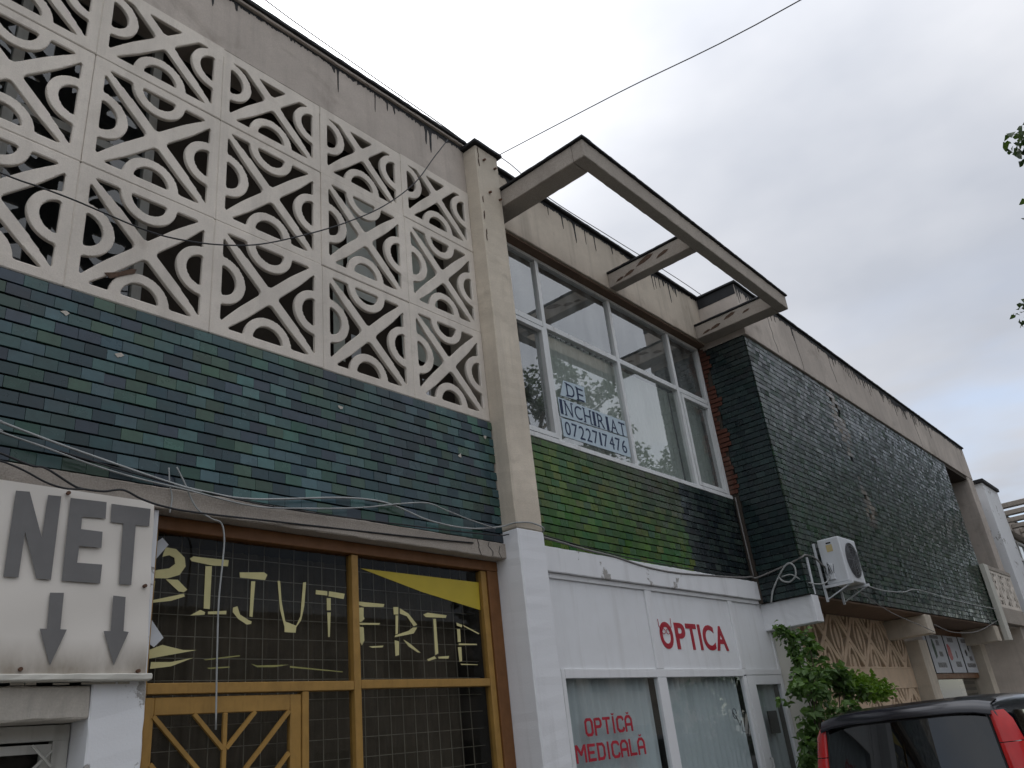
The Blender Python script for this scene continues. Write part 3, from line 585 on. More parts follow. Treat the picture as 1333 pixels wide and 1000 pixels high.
stile(3.512, 3.600, FY + 0.012, FY + 0.055, 0.02, 2.15); stile(2.557, 3.511, FY + 0.013, FY + 0.054, 2.05, 2.15, n='rail'); stile(2.557, 3.511, FY + 0.013, FY + 0.054, 0.02, 0.25, n='rail')
stile(3.012, 3.042, FY + 0.006, FY + 0.03, 0.25, 2.05, n='centre_bar')
def slat(a, b, w=0.026):
    d = Vector((b[0] - a[0], b[1] - a[1])).normalized(); p = Vector((-d.y, d.x)) * w / 2
    me = MB().prism([(a[0] + p.x, a[1] + p.y), (b[0] + p.x, b[1] + p.y), (b[0] - p.x, b[1] - p.y), (a[0] - p.x, a[1] - p.y)], FY + 0.004, FY + 0.026).mesh('diagonal_bar'); add('diagonal_bar', me, 'ochre', dr)
for k in range(6):
    z = 2.045 - 0.26 * k
    for s in (-1, 1):
        xe = 3.027 + s * 0.475
        slat((xe, z), (3.027 + s * 0.012, z - 0.475))
for s in (-1, 1): slat((3.027 + s * 0.215, 2.05), (3.027 + s * 0.012, 1.84))
add('door_pane', MB().quad((2.55, FY + 0.035, 0.25), (3.52, FY + 0.035, 0.25), (3.52, FY + 0.035, 2.06), (2.55, FY + 0.035, 2.06)).mesh('door_pane'), 'shopglass', dr)
def pane(x0, x1, z0, z1, y, m, parent): return add('pane', MB().quad((x0, y, z0), (x1, y, z0), (x1, y, z1), (x0, y, z1)).mesh('pane'), m, parent)
pA = pane(2.49, 4.06, 2.225, 3.175, FY + 0.04, 'shopglass', LB); pB = pane(4.11, 5.535, 2.23, 3.175, FY + 0.04, 'shopglass', LB)
pane(3.655, 4.06, 0.3, 2.175, FY + 0.04, 'shopglass', LB); pane(4.11, 5.535, 0.3, 2.18, FY + 0.04, 'shopglass', LB)
box('stall_riser', 3.66, 5.528, FY + 0.005, FY + 0.07, 0.0, 0.3, 'brown', LB, 0.004)
LY = FY + 0.034
shift = lambda P: P
for L in BIJUT: sheet_letters('letter', L, LY, 'olive', pA)
for L in ERIE: sheet_letters('letter', L, LY, 'olive', pB)
for p in TORN[:2]: sheet_letters('torn_film', [p], LY, 'olive', pA)
for p in TORN[2:]: sheet_letters('torn_film', [p], LY, 'olive_dim', pA)
for p in WHITE: sheet_letters('paper_scrap', [p], LY - 0.004, 'paper', pA)
sheet_letters('corner_film', [TRI], LY, 'yellow', pB)
gr = MB(); x = 2.5
while x < 5.53: gr.tube([(x, 0.30, 0.3), (x, 0.30, 3.2)], 0.0032, 4, False); x += 0.128
z = 0.35
while z < 3.2: gr.tube([(2.45, 0.307, z), (5.6, 0.307, z)], 0.0032, 4, False); z += 0.137
add('security_mesh', gr.mesh('security_mesh'), 'grille', LB)
cur = sheet_wave('shop_drape', 2.5, 5.6, 0.55, 0.4, 3.2, plain('brown_drape', (0.10, 0.085, 0.065), 0.95), LB, 0.02, 0.11)
room('shop_room', 2.35, 5.74, 0.19, 3.2, 0.0, 3.26, 'room_dark', LB)
for x0, x1, z0, z1 in ((3.72, 4.02, 1.55, 1.66), (4.9, 5.3, 1.4, 1.52)): box('price_card', x0, x1, 0.36, 0.362, z0, z1, 'blind', LB, 0)

# ================================================================== sign board with NET
SG = thing('shop_sign', 'cream hanging sign with grey NET lettering and two down arrows', 'sign', (1.3, -0.06, 2.25))
def board():
    nx, nz = 40, 30; V = []; F = []
    for j in range(nz + 1):
        for i in range(nx + 1):
            s, t = i / nx, j / nz; x = -0.55 + s * 2.95; x1 = 2.4 * (1 - t) + 2.368 * t; x = -0.55 + s * (x1 + 0.55)
            y = -0.06 + 0.004 * math.sin(7 * s + 3 * t) + 0.003 * math.sin(19 * s * (1 - t) + 2) + (0.012 * math.exp(-(t / 0.06) ** 2) * math.sin(s * 40) * 0.5)
            V.append((x, y + 0.005, 2.262 + t * 1.023))
    for j in range(nz):
        for i in range(nx): a = j * (nx + 1) + i; F.append((a, a + 1, a + nx + 2, a + nx + 1))
    me = bpy.data.meshes.new('sign_face'); me.from_pydata(V, [], F); me.polygons.foreach_set('use_smooth', [True] * len(F)); return me
add('sign_face', board(), 'banner', SG)
box('sign_back', -0.56, 2.385, -0.035, 0.0, 2.25, 3.27, 'rust', SG, 0.004)
box('sign_foot_rail', -0.56, 2.43, -0.075, -0.001, 2.226, 2.262, 'cream', SG, 0.006, 0.002)
for P in NET: sheet_letters('letter', [P], -0.0665, 'grey', SG)
for P in ARROW: sheet_letters('arrow', [P], -0.0665, 'grey', SG)
for x, z in ((2.345, 2.76), (2.345, 2.275), (1.72, 2.285), (1.85, 3.26)): add('screw', MB().tube([(x, -0.055, z), (x, -0.075, z)], 0.011, 8).mesh('screw'), 'rust', SG)

# ================================================================== middle bay: glazed front, canopy frame, optician
CB = thing('glazed_bay_building', 'recessed glazed bay with concrete canopy frame above a white optician shop front', 'building', (8.7, 0.5, 0))
CX0, CX1 = 6.124, 11.376
box('bay_fascia', CX0, CX1 - 0.002, 0.07, 0.42, 7.335, 8.17, 'bayfascia', CB, 0.008, 0.002)
box('roof_flashing', CX0, CX1, 0.02, 0.5, 8.172, 8.21, 'bitumen', CB, 0.006, 0.003)
drips('tar_edge', CX0, CX1, 0.07, 8.17, 0.055, CB, 12, 0.32, dens=1.4)
# canopy frame
CZ0, CZ1, CYO = 7.342, 7.565, -1.36
box('canopy_beam', 6.128, 6.398, CYO + 0.152, 0.069, CZ0, CZ1, 'beam', CB, 0.008, 0.0022); box('canopy_beam', 8.64, 8.815, CYO + 0.152, 0.069, CZ0 + 0.002, CZ1 - 0.003, 'beam', CB, 0.008, 0.0022); box('canopy_beam', 11.09, 11.372, CYO + 0.152, 0.069, CZ0, CZ1, 'beam', CB, 0.008, 0.0022)
box('canopy_edge_beam', 6.128, 11.374, CYO, CYO + 0.15, CZ0 - 0.002, CZ1 + 0.002, 'beam', CB, 0.008, 0.0022)
for a in ((6.10, 6.42, CYO + 0.17, 0.068), (8.62, 8.835, CYO + 0.17, 0.068), (11.07, 11.374, CYO + 0.17, 0.068), (6.10, 11.40, CYO - 0.03, CYO + 0.168)): box('canopy_capping', *a, CZ1 + 0.003, CZ1 + 0.032, 'bitumen', CB, 0.005, 0.003)
for x in (8.636, 11.086):
    for y, z, s in ((-0.28, 7.42, 1), (-0.55, 7.50, 1.2), (-0.82, 7.46, 0.9), (-0.12, 7.40, .7)):
        s *= random.uniform(.7, 1.2); q = [(-0.09 * s, 0.02 * s), (-0.03 * s, 0.035 * s), (0.06 * s, 0.01), (0.11 * s, -0.03 * s), (0.02 * s, -0.025 * s), (-0.05 * s, -0.01 * s)]
        sp = MB(); sp.v = [(x + dx, y + a, z + c) for dx in (0, 0.006) for a, c in q]; sp.f = [(5, 4, 3, 2, 1, 0)] + [(i, (i + 1) % 6, (i + 1) % 6 + 6, i + 6) for i in range(6)]
        add('spalled_patch', sp.mesh('spalled_patch'), 'spall', CB)
# glazing
WY = 0.25
def wf(name, x0, x1, z0, z1, y0=WY - 0.03, y1=WY + 0.04, m='frame'): return box(name, x0, x1, y0, y1, z0, z1, m, CB, 0.004)
wf('window_head', CX0, 11.345, 7.262, 7.305); box('window_soffit', CX0, 11.37, 0.10, 0.45, 7.308, 7.333, 'soffit', CB, 0.002); wf('window_sill', CX0, 11.36, 4.752, 4.81, WY - 0.06, WY + 0.05)
MX = [6.10, 7.195, 8.79, 10.374, 11.32]
for x in MX[1:4]: wf('mullion', x - 0.032, x + 0.032, 4.812, 7.26)
wf('jamb', 11.29, 11.35, 4.812, 7.26); wf('jamb', 6.126, 6.18, 4.812, 7.26)
for i in range(4): wf('transom', MX[i] + 0.034, MX[i + 1] - 0.034, 6.30, 6.375, WY - 0.025, WY + 0.038)
for i in (0, 3):
    x0, x1 = MX[i] + 0.045, MX[i + 1] - 0.045
    if i == 0: x0 = 6.19
    ca = MB(); ca.box(x0, x0 + 0.055, WY - 0.045, WY + 0.01, 4.83, 6.27); ca.box(x1 - 0.055, x1, WY - 0.045, WY + 0.01, 4.83, 6.27); ca.box(x0 + 0.056, x1 - 0.056, WY - 0.044, WY + 0.01, 6.215, 6.27); ca.box(x0 + 0.056, x1 - 0.056, WY - 0.044, WY + 0.01, 4.83, 4.885)
    add('casement', ca.mesh('casement'), 'frame', CB)
for i in range(4):
    for z0, z1 in ((4.81, 6.3), (6.375, 7.265)):
        tw = random.uniform(-.004, .004)
        add('pane', MB().quad((MX[i] + 0.02, WY + 0.010, z0), (MX[i + 1] - 0.02, WY + 0.010, z0), (MX[i + 1] - 0.02, WY + 0.010 + tw, z1), (MX[i] + 0.02, WY + 0.010 + tw * .5, z1)).mesh('pane'), 'glass', CB)
room('upper_room', CX0, 11.37, 0.3, 3.5, 4.5, 7.4, 'room', CB)
# tile band under the window
box('band_backing', CX0, CX1, 0.222, 0.4, 3.512, 4.75, 'mortar', CB, 0)
def col_mid(x, z):
    if x > 9.72: c = random.choice([(0.010, 0.017, 0.018), (0.016, 0.026, 0.024), (0.008, 0.012, 0.015), (0.022, 0.034, 0.028)]); return sc(c, random.uniform(0.8, 1.25))
    g = random.choice([(0.034, 0.100, 0.008), (0.050, 0.120, 0.012), (0.024, 0.075, 0.008), (0.075, 0.125, 0.010), (0.024, 0.095, 0.020)])
    k = max(0, min(1, (x - 7.0) / 2.6)) * max(0.15, min(1, (z - 3.6) / 0.9)); k = min(0.85, k + max(0, (z - 4.5) * 1.5)); d = (0.036, 0.040, 0.022)
    return tuple((a * (1 - k) + b * k) * random.uniform(0.8, 1.2) for a, b in zip(g, d))
place_tiles(tile_spots(CX0, CX1 - 0.01, 3.514, 4.748, 2), CB, lambda u, z: (u, 0.206, z), col_mid, 300)
# bricks laid bare beside the window
for k in range(33):
    z = 4.83 + k * 0.0745; d = random.choice((0.13, 0.16, 0.19, 0.12)) + 0.05 * math.sin(k * 0.7)
    y0 = 0.25 - max(0.06, d)
    me = boxm('brick', 11.352 + random.uniform(0, .012), 11.372, y0, 0.25, z, z + 0.062, 0.005); add('brick', me, 'brick', CB)
# optician front
box('shop_lintel', CX0 + 0.002, 11.50, 0.13, 0.5, 3.255, 3.51, 'white2', CB, 0.006, 0.002)
OY = 0.2
def of(n, x0, x1, z0, z1, y0=OY - 0.03, y1=OY + 0.03): return box(n, x0, x1, y0, y1, z0, z1, 'pvc', CB, 0.004)
of('frame_rail', 6.6, 11.62, 3.20, 3.252); of('frame_rail', 6.662, 10.44, 2.236, 2.325); of('frame_post', 6.52, 6.60, 0.0, 3.252, OY - 0.028, OY + 0.03); of('frame_rail', 10.442, 11.60, 2.25, 2.322, OY - 0.033)
of('frame_post', 8.37, 8.505, 2.327, 3.198); of('frame_post', 10.435, 10.535, 2.327, 3.198); of('frame_post', 11.56, 11.62, 0.0, 3.198, OY - 0.025)
of('frame_post', 6.602, 6.66, 0.0, 2.323); of('frame_post', 8.335, 8.52, 0.0, 2.234); of('frame_post', 10.41, 10.50, 0.0, 2.234)
of('frame_rail', 6.662, 8.333, 0.0, 0.55); of('frame_rail', 8.522, 10.408, 0.0, 0.55)
def pnl(x0, x1): return box('sign_panel', x0, x1, OY - 0.006, OY + 0.02, 2.327, 3.198, 'panel', CB, 0.002)
pnl(6.602, 8.368); PN = pnl(8.507, 10.433); pnl(10.537, 11.558)
box('side_wall_strip', CX0 + 0.003, 6.518, 0.145, 0.45, 0.0, 3.253, 'white', CB, 0.006)
XS = [8.60, 8.925, 9.185, 9.455, 9.555, 9.86, 10.17]; 
cells = [('O', 8.575, 8.865), ('P', 8.925, 9.165), ('T', 9.195, 9.445), ('I', 9.485, 9.545), ('C', 9.59, 9.885), ('A', 9.905, 10.215)]
for ch, a, b in cells: letter(ch, ((a, 2.548), (b, 2.548), (b, 2.855), (a, 2.855)), OY - 0.0115, 'red', PN, 0.005, 0.026)
gm = MB()   # a small pair of spectacles drawn on the O
for cx in (8.66, 8.76): gm.tube([(cx + 0.04 * math.cos(t * .55), OY - 0.014, 2.745 + 0.03 * math.sin(t * .55)) for t in range(12)], 0.004, 4)
gm.tube([(8.62, OY - .014, 2.75), (8.575, OY - .014, 2.80), (8.57, OY - .014, 2.88)], 0.0035, 4); gm.tube([(8.80, OY - .014, 2.75), (8.85, OY - .014, 2.80), (8.86, OY - .014, 2.90)], 0.0035, 4)
add('spectacles_drawing', gm.mesh('spectacles_drawing'), 'red', PN)
p1 = pane(6.655, 8.34, 0.5, 2.24, OY, 'opticglass', CB); p2 = pane(8.515, 10.415, 0.5, 2.24, OY, 'opticglass', CB)
STK = {'O': [((.25, .06), (.06, .2), (.06, .8), (.25, .94)), ((.75, .94), (.94, .8), (.94, .2), (.75, .06)), ((.30, .94), (.70, .94)), ((.30, .06), (.70, .06))],
       'P': [((.1, 0), (.1, .95)), ((.2, .93), (.75, .93), (.92, .8), (.92, .6), (.75, .48), (.2, .48))], 'T': [((0, .93), (1, .93)), ((.5, 0), (.5, .85))], 'I': [((.5, 0), (.5, 1))],
       'C': [((.98, .76), (.9, .88), (.7, .94), (.28, .94), (.06, .78), (.06, .22), (.28, .06), (.7, .06), (.9, .12), (.98, .24))], 'A': [((.06, 0), (.06, .75), (.3, .94), (.7, .94), (.94, .75), (.94, 0)), ((.16, .42), (.84, .42))],
       'M': [((.06, 0), (.06, 1)), ((.94, 0), (.94, 1)), ((.14, .95), (.5, .45), (.86, .95))], 'E': [((.1, 0), (.1, 1)), ((.2, .93), (.95, .93)), ((.2, .5), (.8, .5)), ((.2, .07), (.95, .07))],
       'D': [((.1, 0), (.1, 1)), ((.2, .93), (.7, .93), (.92, .75), (.92, .25), (.7, .07), (.2, .07))], 'L': [((.1, 0), (.1, 1)), ((.2, .07), (.95, .07))]}
def stencil(c, q, parent, w=0.027):
    mb = MB(); n = 0
    def P(s, t): return Vector([(q[0][i] * (1 - s) + q[1][i] * s) * (1 - t) + (q[3][i] * (1 - s) + q[2][i] * s) * t for i in (0, 1)])
    for st in STK[c]:
        for a, b in zip(st, st[1:]):
            A, B = P(*a), P(*b); d = (B - A).normalized(); k = Vector((-d.y, d.x)) * w / 2; A = A - d * w * .18; B = B + d * w * .18; n += 1
            mb.prism([tuple(A - k), tuple(B - k), tuple(B + k), tuple(A + k)], OY - 0.006 - 0.0004 * n, OY - 0.003)
    return add('letter', mb.mesh('letter'), 'redpaint', parent)
def word(txt, x0, x1, zb0, zt0, zb1, zt1, gapf, brev, parent):
    n = len(txt); ws = [0.45 if c == 'I' else (1.25 if c == 'M' else 1.0) for c in txt]; tot = sum(ws) + gapf * (n - 1); x = 0
    for c, w, bv in zip(txt, ws, brev):
        s0, s1 = x / tot, (x + w) / tot; x += w + gapf
        f = lambda s, a, b: a + (b - a) * s
        q = ((f(s0, x0, x1), f(s0, zb0, zb1)), (f(s1, x0, x1), f(s1, zb0, zb1)), (f(s1, x0, x1), f(s1, zt0, zt1)), (f(s0, x0, x1), f(s0, zt0, zt1)))
        o = stencil(c, q, parent)
        if bv:
            mx = (q[2][0] + q[3][0]) / 2; zt = q[2][1]; b = MB().prism([(mx - 0.028, zt + 0.034), (mx - 0.012, zt + 0.014), (mx + 0.012, zt + 0.014), (mx + 0.028, zt + 0.034), (mx + 0.014, zt + 0.034), (mx, zt + 0.024), (mx - 0.014, zt + 0.034)], OY - 0.006, OY - 0.003)
            add('letter_accent', b.mesh('letter_accent'), 'redpaint', o)
word('OPTICA', 6.905, 7.715, 1.708, 1.865, 1.722, 1.868, 0.28, (0, 0, 0, 1, 0, 1), p1); word('MEDICALA', 6.705, 7.89, 1.488, 1.636, 1.492, 1.645, 0.25, (0, 0, 0, 0, 0, 0, 0, 1), p1)
# doodle on the second pane
dd = MB(); dd.tube([(10.02 + 0.05 * math.cos(t * .6), OY - .006, 1.80 + 0.06 * math.sin(t * .6)) for t in range(11)], 0.004, 4); dd.tube([(10.05, OY - .006, 1.75), (10.1, OY - .006, 1.66), (10.16, OY - .006, 1.72), (10.14, OY - .006, 1.6), (10.2, OY - .006, 1.58)], 0.004, 4); dd.tube([(9.98, OY - .006, 1.82), (10.08, OY - .006, 1.72)], 0.004, 4)
add('scribble', dd.mesh('scribble'), 'black', p2)
# door of the optician
od = MB(); od.box(10.505, 10.72, OY - 0.035, OY + 0.02, 0.0, 2.245); od.box(11.50, 11.555, OY - 0.035, OY + 0.02, 0.0, 2.245); od.box(10.722, 11.498, OY - 0.034, OY + 0.02, 2.13, 2.245); od.box(10.722, 11.498, OY - 0.034, OY + 0.02, 0.0, 0.4)
odo = add('shop_door', od.mesh('shop_door'), 'pvc', CB); pane(10.715, 11.505, 0.4, 2.135, OY - 0.005, 'opticglass', odo)
box('door_notice', 11.0, 11.3, OY + 0.03, OY + 0.032, 1.52, 1.80, 'black', odo, 0)
add('door_handle', MB().tube([(10.66, OY - 0.035, 1.25), (10.66, OY - 0.075, 1.25), (10.66, OY - 0.075, 1.05), (10.66, OY - 0.035, 1.05)], 0.012, 6).mesh('door_handle'), 'metal', odo)
room('optician_room', CX0 + 0.3, 11.6, OY + 0.04, 3.0, 0.0, 3.2, 'room', CB)
# white bracket end and the pier under it
box('pier', 11.625, 11.86, -0.12, 0.5, 0.0, 2.846, 'cream', CB, 0.008, 0.002)
for nm, x0, x1, y in (('lower', 6.7, 8.33, .30), ('mid', 8.53, 10.4, .30)): sheet_wave('shop_curtain', x0, x1, y, 0.55, 2.3, 'optcurtain', CB, 0.022, 0.13)
sheet_wave('shop_curtain', 10.7, 11.5, 0.30, 0.3, 2.2, 'optcurtain', CB, 0.01, 0.3)

# notices in the upper window: three strips of pale blue paper
NY = WY + 0.003
def serif(ch, x0, x1, z0, z1, parent):
    o = letter(ch, ((x0, z0), (x1, z0), (x1, z1), (x0, z1)), NY - 0.003, 'ink', parent, 0.002, -0.004)
    w = 0.012; mb = MB(); ends = {'D': [(x0, z0), (x0, z1)], 'E': [(x0, z0), (x0, z1)], 'I': [((x0 + x1) / 2, z0), ((x0 + x1) / 2, z1)], 'N': [(x0, z0), (x0, z1), (x1, z1)], 'H': [(x0, z0), (x0, z1), (x1, z0), (x1, z1)], 'R': [(x0, z0), (x0, z1)], 'A': [(x0, z0), (x1, z0)], 'T': [((x0 + x1) / 2, z0)]}.get(ch, [])
    for x, z in ends: mb.box(x - 0.022, x + 0.026, NY - 0.0045, NY - 0.0031, z - w / 2, z + w / 2)
    if ends:
        bm = bmesh.new(); bm.from_mesh(o.data); vs = [bm.verts.new(v) for v in mb.v]; [bm.faces.new([vs[i] for i in f]) for f in mb.f]; bm.to_mesh(o.data); bm.free()
def notice(poly, txt, spans, zf, label):
    t = thing('paper_notice', label, 'notice', (sum(p[0] for p in poly) / 4, NY, min(p[1] for p in poly)), None, 'paper strips taped inside the upper window')
    add('sheet', MB().prism(poly, NY, NY + 0.0015).mesh('sheet'), 'notice', t)
    for ch, (a, b) in zip(txt, spans): 
        z0, z1 = zf((a + b) / 2)
        serif(ch, a, b, z0, z1, t) if ch.isalpha() else letter(ch, ((a, z0), (b, z0), (b, z1), (a, z1)), NY - 0.003, 'ink', t, 0.002, -0.002)
def spans(x0, x1, txt, narrow='I1', g=0.32):
    ws = [0.35 if c in narrow else 1.0 for c in txt]; tot = sum(ws) + g * (len(txt) - 1); x = 0; L = []
    for w in ws: L.append((x0 + (x1 - x0) * x / tot, x0 + (x1 - x0) * (x + w) / tot)); x += w + g
    return L
notice([(7.36, 5.445), (7.885, 5.48), (7.895, 5.70), (7.46, 5.672)], 'DE', [(7.50, 7.66), (7.71, 7.85)], lambda x: (5.475, 5.645), 'short pale blue paper strip reading DE, topmost notice in the upper window')
notice([(7.30, 5.165), (8.73, 5.21), (8.735, 5.43), (7.30, 5.41)], 'INCHIRIAT', spans(7.32, 8.70, 'INCHIRIAT'), lambda x: (5.205, 5.385), 'pale blue paper strip reading INCHIRIAT, between two other notices in the upper window')
notice([(7.31, 4.912), (8.73, 4.925), (8.735, 5.195), (7.31, 5.145)], '0722717476', spans(7.36, 8.66, '0722717476', '1'), lambda x: (4.945 + (x - 7.4) * 0.015, 5.115 + (x - 7.4) * 0.02), 'pale blue paper strip with the telephone number 0722717476, lowest notice in the upper window')
# curtains upstairs
for x0, x1, m_, lab in ((7.25, 8.76, 'curtain', 'pale net curtain behind the upper pane that carries the paper notices'), (8.82, 10.35, 'blind', 'grey green blind behind the wide upper pane to the right of the paper notices'), (10.4, 11.3, 'blind', 'grey green blind behind the narrow upper casement beside the bare bricks')):
    tag(sheet_wave('window_curtain', x0, x1, 0.40 if m_ == 'blind' else 0.36, 4.7, 6.34, m_, None, 0.03 if m_ == 'curtain' else 0.008, 0.12), lab, 'curtain')

# ================================================================== right building: projecting tiled block
RB = thing('tiled_block_building', 'projecting upper storey clad in dark glossy green tiles above a tan pierced wall', 'building', (17, 0.5, 0))
RX0, RX1, RY = 11.38, 22.6, -0.58
RZ0, RZ1 = 3.205, 7.23
box('block_backing', RX0 + 0.03, RX1, RY + 0.026, 0.6, RZ0 + 0.002, RZ1 + 0.01, 'mortar', RB, 0)
box('side_return', RX0 + 0.026, RX0 + 0.2, RY + 0.028, 0.3, RZ0, 7.33, 'mortar', RB, 0); box('corner_fill', RX0 + 0.004, RX0 + 0.19, 0.105, 0.62, RZ0, 8.15, 'dark', RB, 0)
box('parapet', RX0 - 0.002, 25.35, RY - 0.035, 0.2, RZ1 + 0.012, 8.165, 'fascia', RB, 0.008, 0.002)
box('roof_flashing', RX0 - 0.04, 25.4, RY - 0.075, 0.1, 8.168, 8.205, 'bitumen', RB, 0.006, 0.003)
drips('tar_edge', RX0 + 0.01, 25.3, RY - 0.035, 8.165, 0.09, RB, 21, 0.3, dens=2.0)
tar_side = MB().box(RX0 - 0.008, RX0 - 0.0025, RY - 0.03, 0.06, 7.98, 8.165); add('tar_edge', tar_side.mesh('tar_edge'), 'bitumen', RB)
for x, z0, z1 in ((12.5, 7.3, 8.0), (13.6, 7.26, 8.05), (15.3, 7.5, 8.1), (20.6, 7.25, 8.0)):
    ck = MB(); p = [(x + random.uniform(-.03, .03) + 0.1 * i / 6, z1 + (z0 - z1) * i / 6) for i in range(7)]
    for a, b in zip(p, p[1:]): ck.prism([(a[0] - .005, a[1]), (a[0] + .005, a[1]), (b[0] + .005, b[1]), (b[0] - .005, b[1])], RY - 0.0392, RY - 0.0372)
    add('crack', ck.mesh('crack'), 'black', RB)
pal_r = [(0.005, 0.016, 0.012), (0.008, 0.024, 0.016), (0.004, 0.010, 0.008), (0.010, 0.028, 0.020), (0.006, 0.024, 0.011)]
def bare(x, z):   # a strip where water from the roof has taken the glaze off
    c = 14.9 + (7.2 - z) * 0.16; return abs(x - c) < 0.34 * (0.55 + 0.45 * math.sin(z * 3.1)) and z > 4.6
def col_right(x, z):
    if bare(x, z) and random.random() < 0.8: return sc((0.20, 0.165, 0.125), random.uniform(0.2, 1.0))
    k = max(0, 1 - abs(z - 4.6) / 1.3) * 0.5; c = random.choice(pal_r); m_ = (0.015, 0.034, 0.010)
    return tuple((a * (1 - k) + b * k) * random.uniform(0.7, 1.3) for a, b in zip(c, m_))
place_tiles(tile_spots(RX0 + 0.012, RX1, RZ0, RZ1, 5), RB, lambda u, z: (u, RY + 0.012, z), col_right, 300, skip=lambda x, z: bare(x, z) and random.random() < 0.07, gloss=0.82, tilt=0.026, lean=0.004, joint=-0.002)
def col_side(u, z): return sc(random.choice([(0.010, 0.022, 0.022), (0.008, 0.016, 0.018), (0.014, 0.028, 0.026)]), random.uniform(0.8, 1.2))
place_tiles(tile_spots(RY + 0.026, 0.10, RZ0, 7.32, 6), RB, lambda u, z: (RX0 + 0.012, u, z), col_side, 0, rotz=math.pi / 2)
# soffit, brackets, pierced tan wall
box('soffit', 11.52, 22.6, RY + 0.03, 0.145, RZ0 - 0.03, RZ0 - 0.001, 'soffit', RB, 0.002)
for x0, x1, m_ in ((11.46, 11.68, 'white'), (16.6, 16.98, 'pillar'), (21.9, 22.3, 'pillar')):
    box('bracket_beam', x0, x1, RY - 0.01 if m_ == 'pillar' else RY + 0.0, 0.3, 2.835, RZ0 - 0.033 if m_ == 'pillar' else RZ0 - 0.002, m_, RB, 0.01, 0.002)
for x0, x1 in ((17.55, 18.05), (22.3, 22.75)): box('column', x0, x1, -0.1, 0.6, 0.0, 2.83 if x0 < 20 else RZ0 - 0.035, 'pillar', RB, 0.01, 0.002)
box('column_face', 18.06, 18.24, 0.0, 0.3, 0.0, 3.15, 'fascia', RB, 0.004)
TW, TH = 1.045, 0.94
def sd_tan(x, z):
    if x < 0.02 or x > 5.04: return -0.01
    zz = z - 0.0
    if zz < 0.03: return -0.01
    u = x / TW; v = (zz - 0.5) / TH
    best = 9
    for cu, cv in ((math.floor(u) + 0.5, round(v)), (round(u), math.floor(v) + 0.5)):
        du, dv = (u - cu) * TW, (v - cv) * TH
        if abs(du) / TW + abs(dv) / TH <= 0.5001:
            rim = (0.5 - abs(du) / TW - abs(dv) / TH) * 0.70 - 0.045
            ax, az = abs(du), abs(dv); Rr, cc = 0.48, 0.215; f = math.hypot(ax + cc, az) - Rr
            ring = abs(f + 0.075) - 0.034; core = math.hypot(ax + 0.30, az) - 0.365
            best = min(best, rim, ring, core)
    return best
tanme = pierced('pierced_wall', sd_tan, 5.06, 0.9, 420, 78, 0.08, 0.005)
add('pierced_wall', tanme, 'tan', RB, loc=(12.45, 0.15, 2.335)); box('pierced_wall_backing', 11.87, 17.54, 0.30, 0.34, 2.32, 3.17, 'tan_shaded', RB, 0)
box('tan_wall', 11.87, 17.54, 0.15, 0.3, 1.99, 2.332, 'tan', RB, 0.003)
lo = pierced('pierced_wall_low', sd_tan, 5.06, 0.9, 160, 30, 0.06, 0.005); add('pierced_wall', lo, 'tan', RB, loc=(12.45, 0.152, 1.085)); box('pierced_wall_backing', 11.87, 17.54, 0.301, 0.34, 1.0, 1.985, 'tan_shaded', RB, 0)
box('tan_wall', 11.87, 17.54, 0.15, 0.3, 0.0, 1.08, 'tan', RB, 0.003)
# shop window behind the posters
box('window_bar', 18.25, 22.28, 0.12, 0.25, 2.13, 2.235, 'brown', RB, 0.004); box('window_bar', 18.25, 22.28, 0.13, 0.25, 3.02, RZ0 - 0.04, 'brown', RB, 0.004)
pane(18.25, 22.28, 0.5, 2.13, 0.2, 'shopglass', RB); pane(18.25, 22.28, 2.235, 3.02, 0.2, 'shopglass', RB)
room('shop_room', 18.2, 22.3, 0.26, 2.6, 0.0, 3.1, 'room', RB)
# open corner beyond the tiles, end pillar and balcony front
box('recess_wall', RX1 + 0.002, 24.8, 0.6, 0.75, 3.2, 7.24, 'dark', RB, 0); box('end_pillar', 24.72, 25.34, RY - 0.03, 0.75, 0.0, RZ1 + 0.01, 'fascia', RB, 0.01, 0.002); box('recess_soffit', RX1, 24.72, RY, 0.6, 7.15, RZ1 + 0.009, 'dark', RB, 0); box('recess_floor', RX1, 24.72, RY, 0.6, 3.2, 3.3, 'beam', RB, 0)
box('balcony_post', 22.47, 22.86, RY - 0.13, RY - 0.02, 2.85, 4.62, 'cream', RB, 0.006)
box('balcony_rail', 22.862, 25.3, RY - 0.125, RY - 0.035, 3.25, 3.62, 'beam', RB, 0.006); box('balcony_rail', 22.862, 25.3, RY - 0.125, RY - 0.035, 4.52, 4.62, 'beam', RB, 0.006)
for k in range(3):
    o = add('balcony_screen', SCREEN, None, RB, loc=(22.87 + k * 0.8, RY - 0.11, 3.625)); o.scale = (0.79, 0.7, 0.89)
box('balcony_backing', 22.9, 25.2, RY - 0.03, RY - 0.01, 3.3, 4.5, 'tan_shaded', RB, 0)

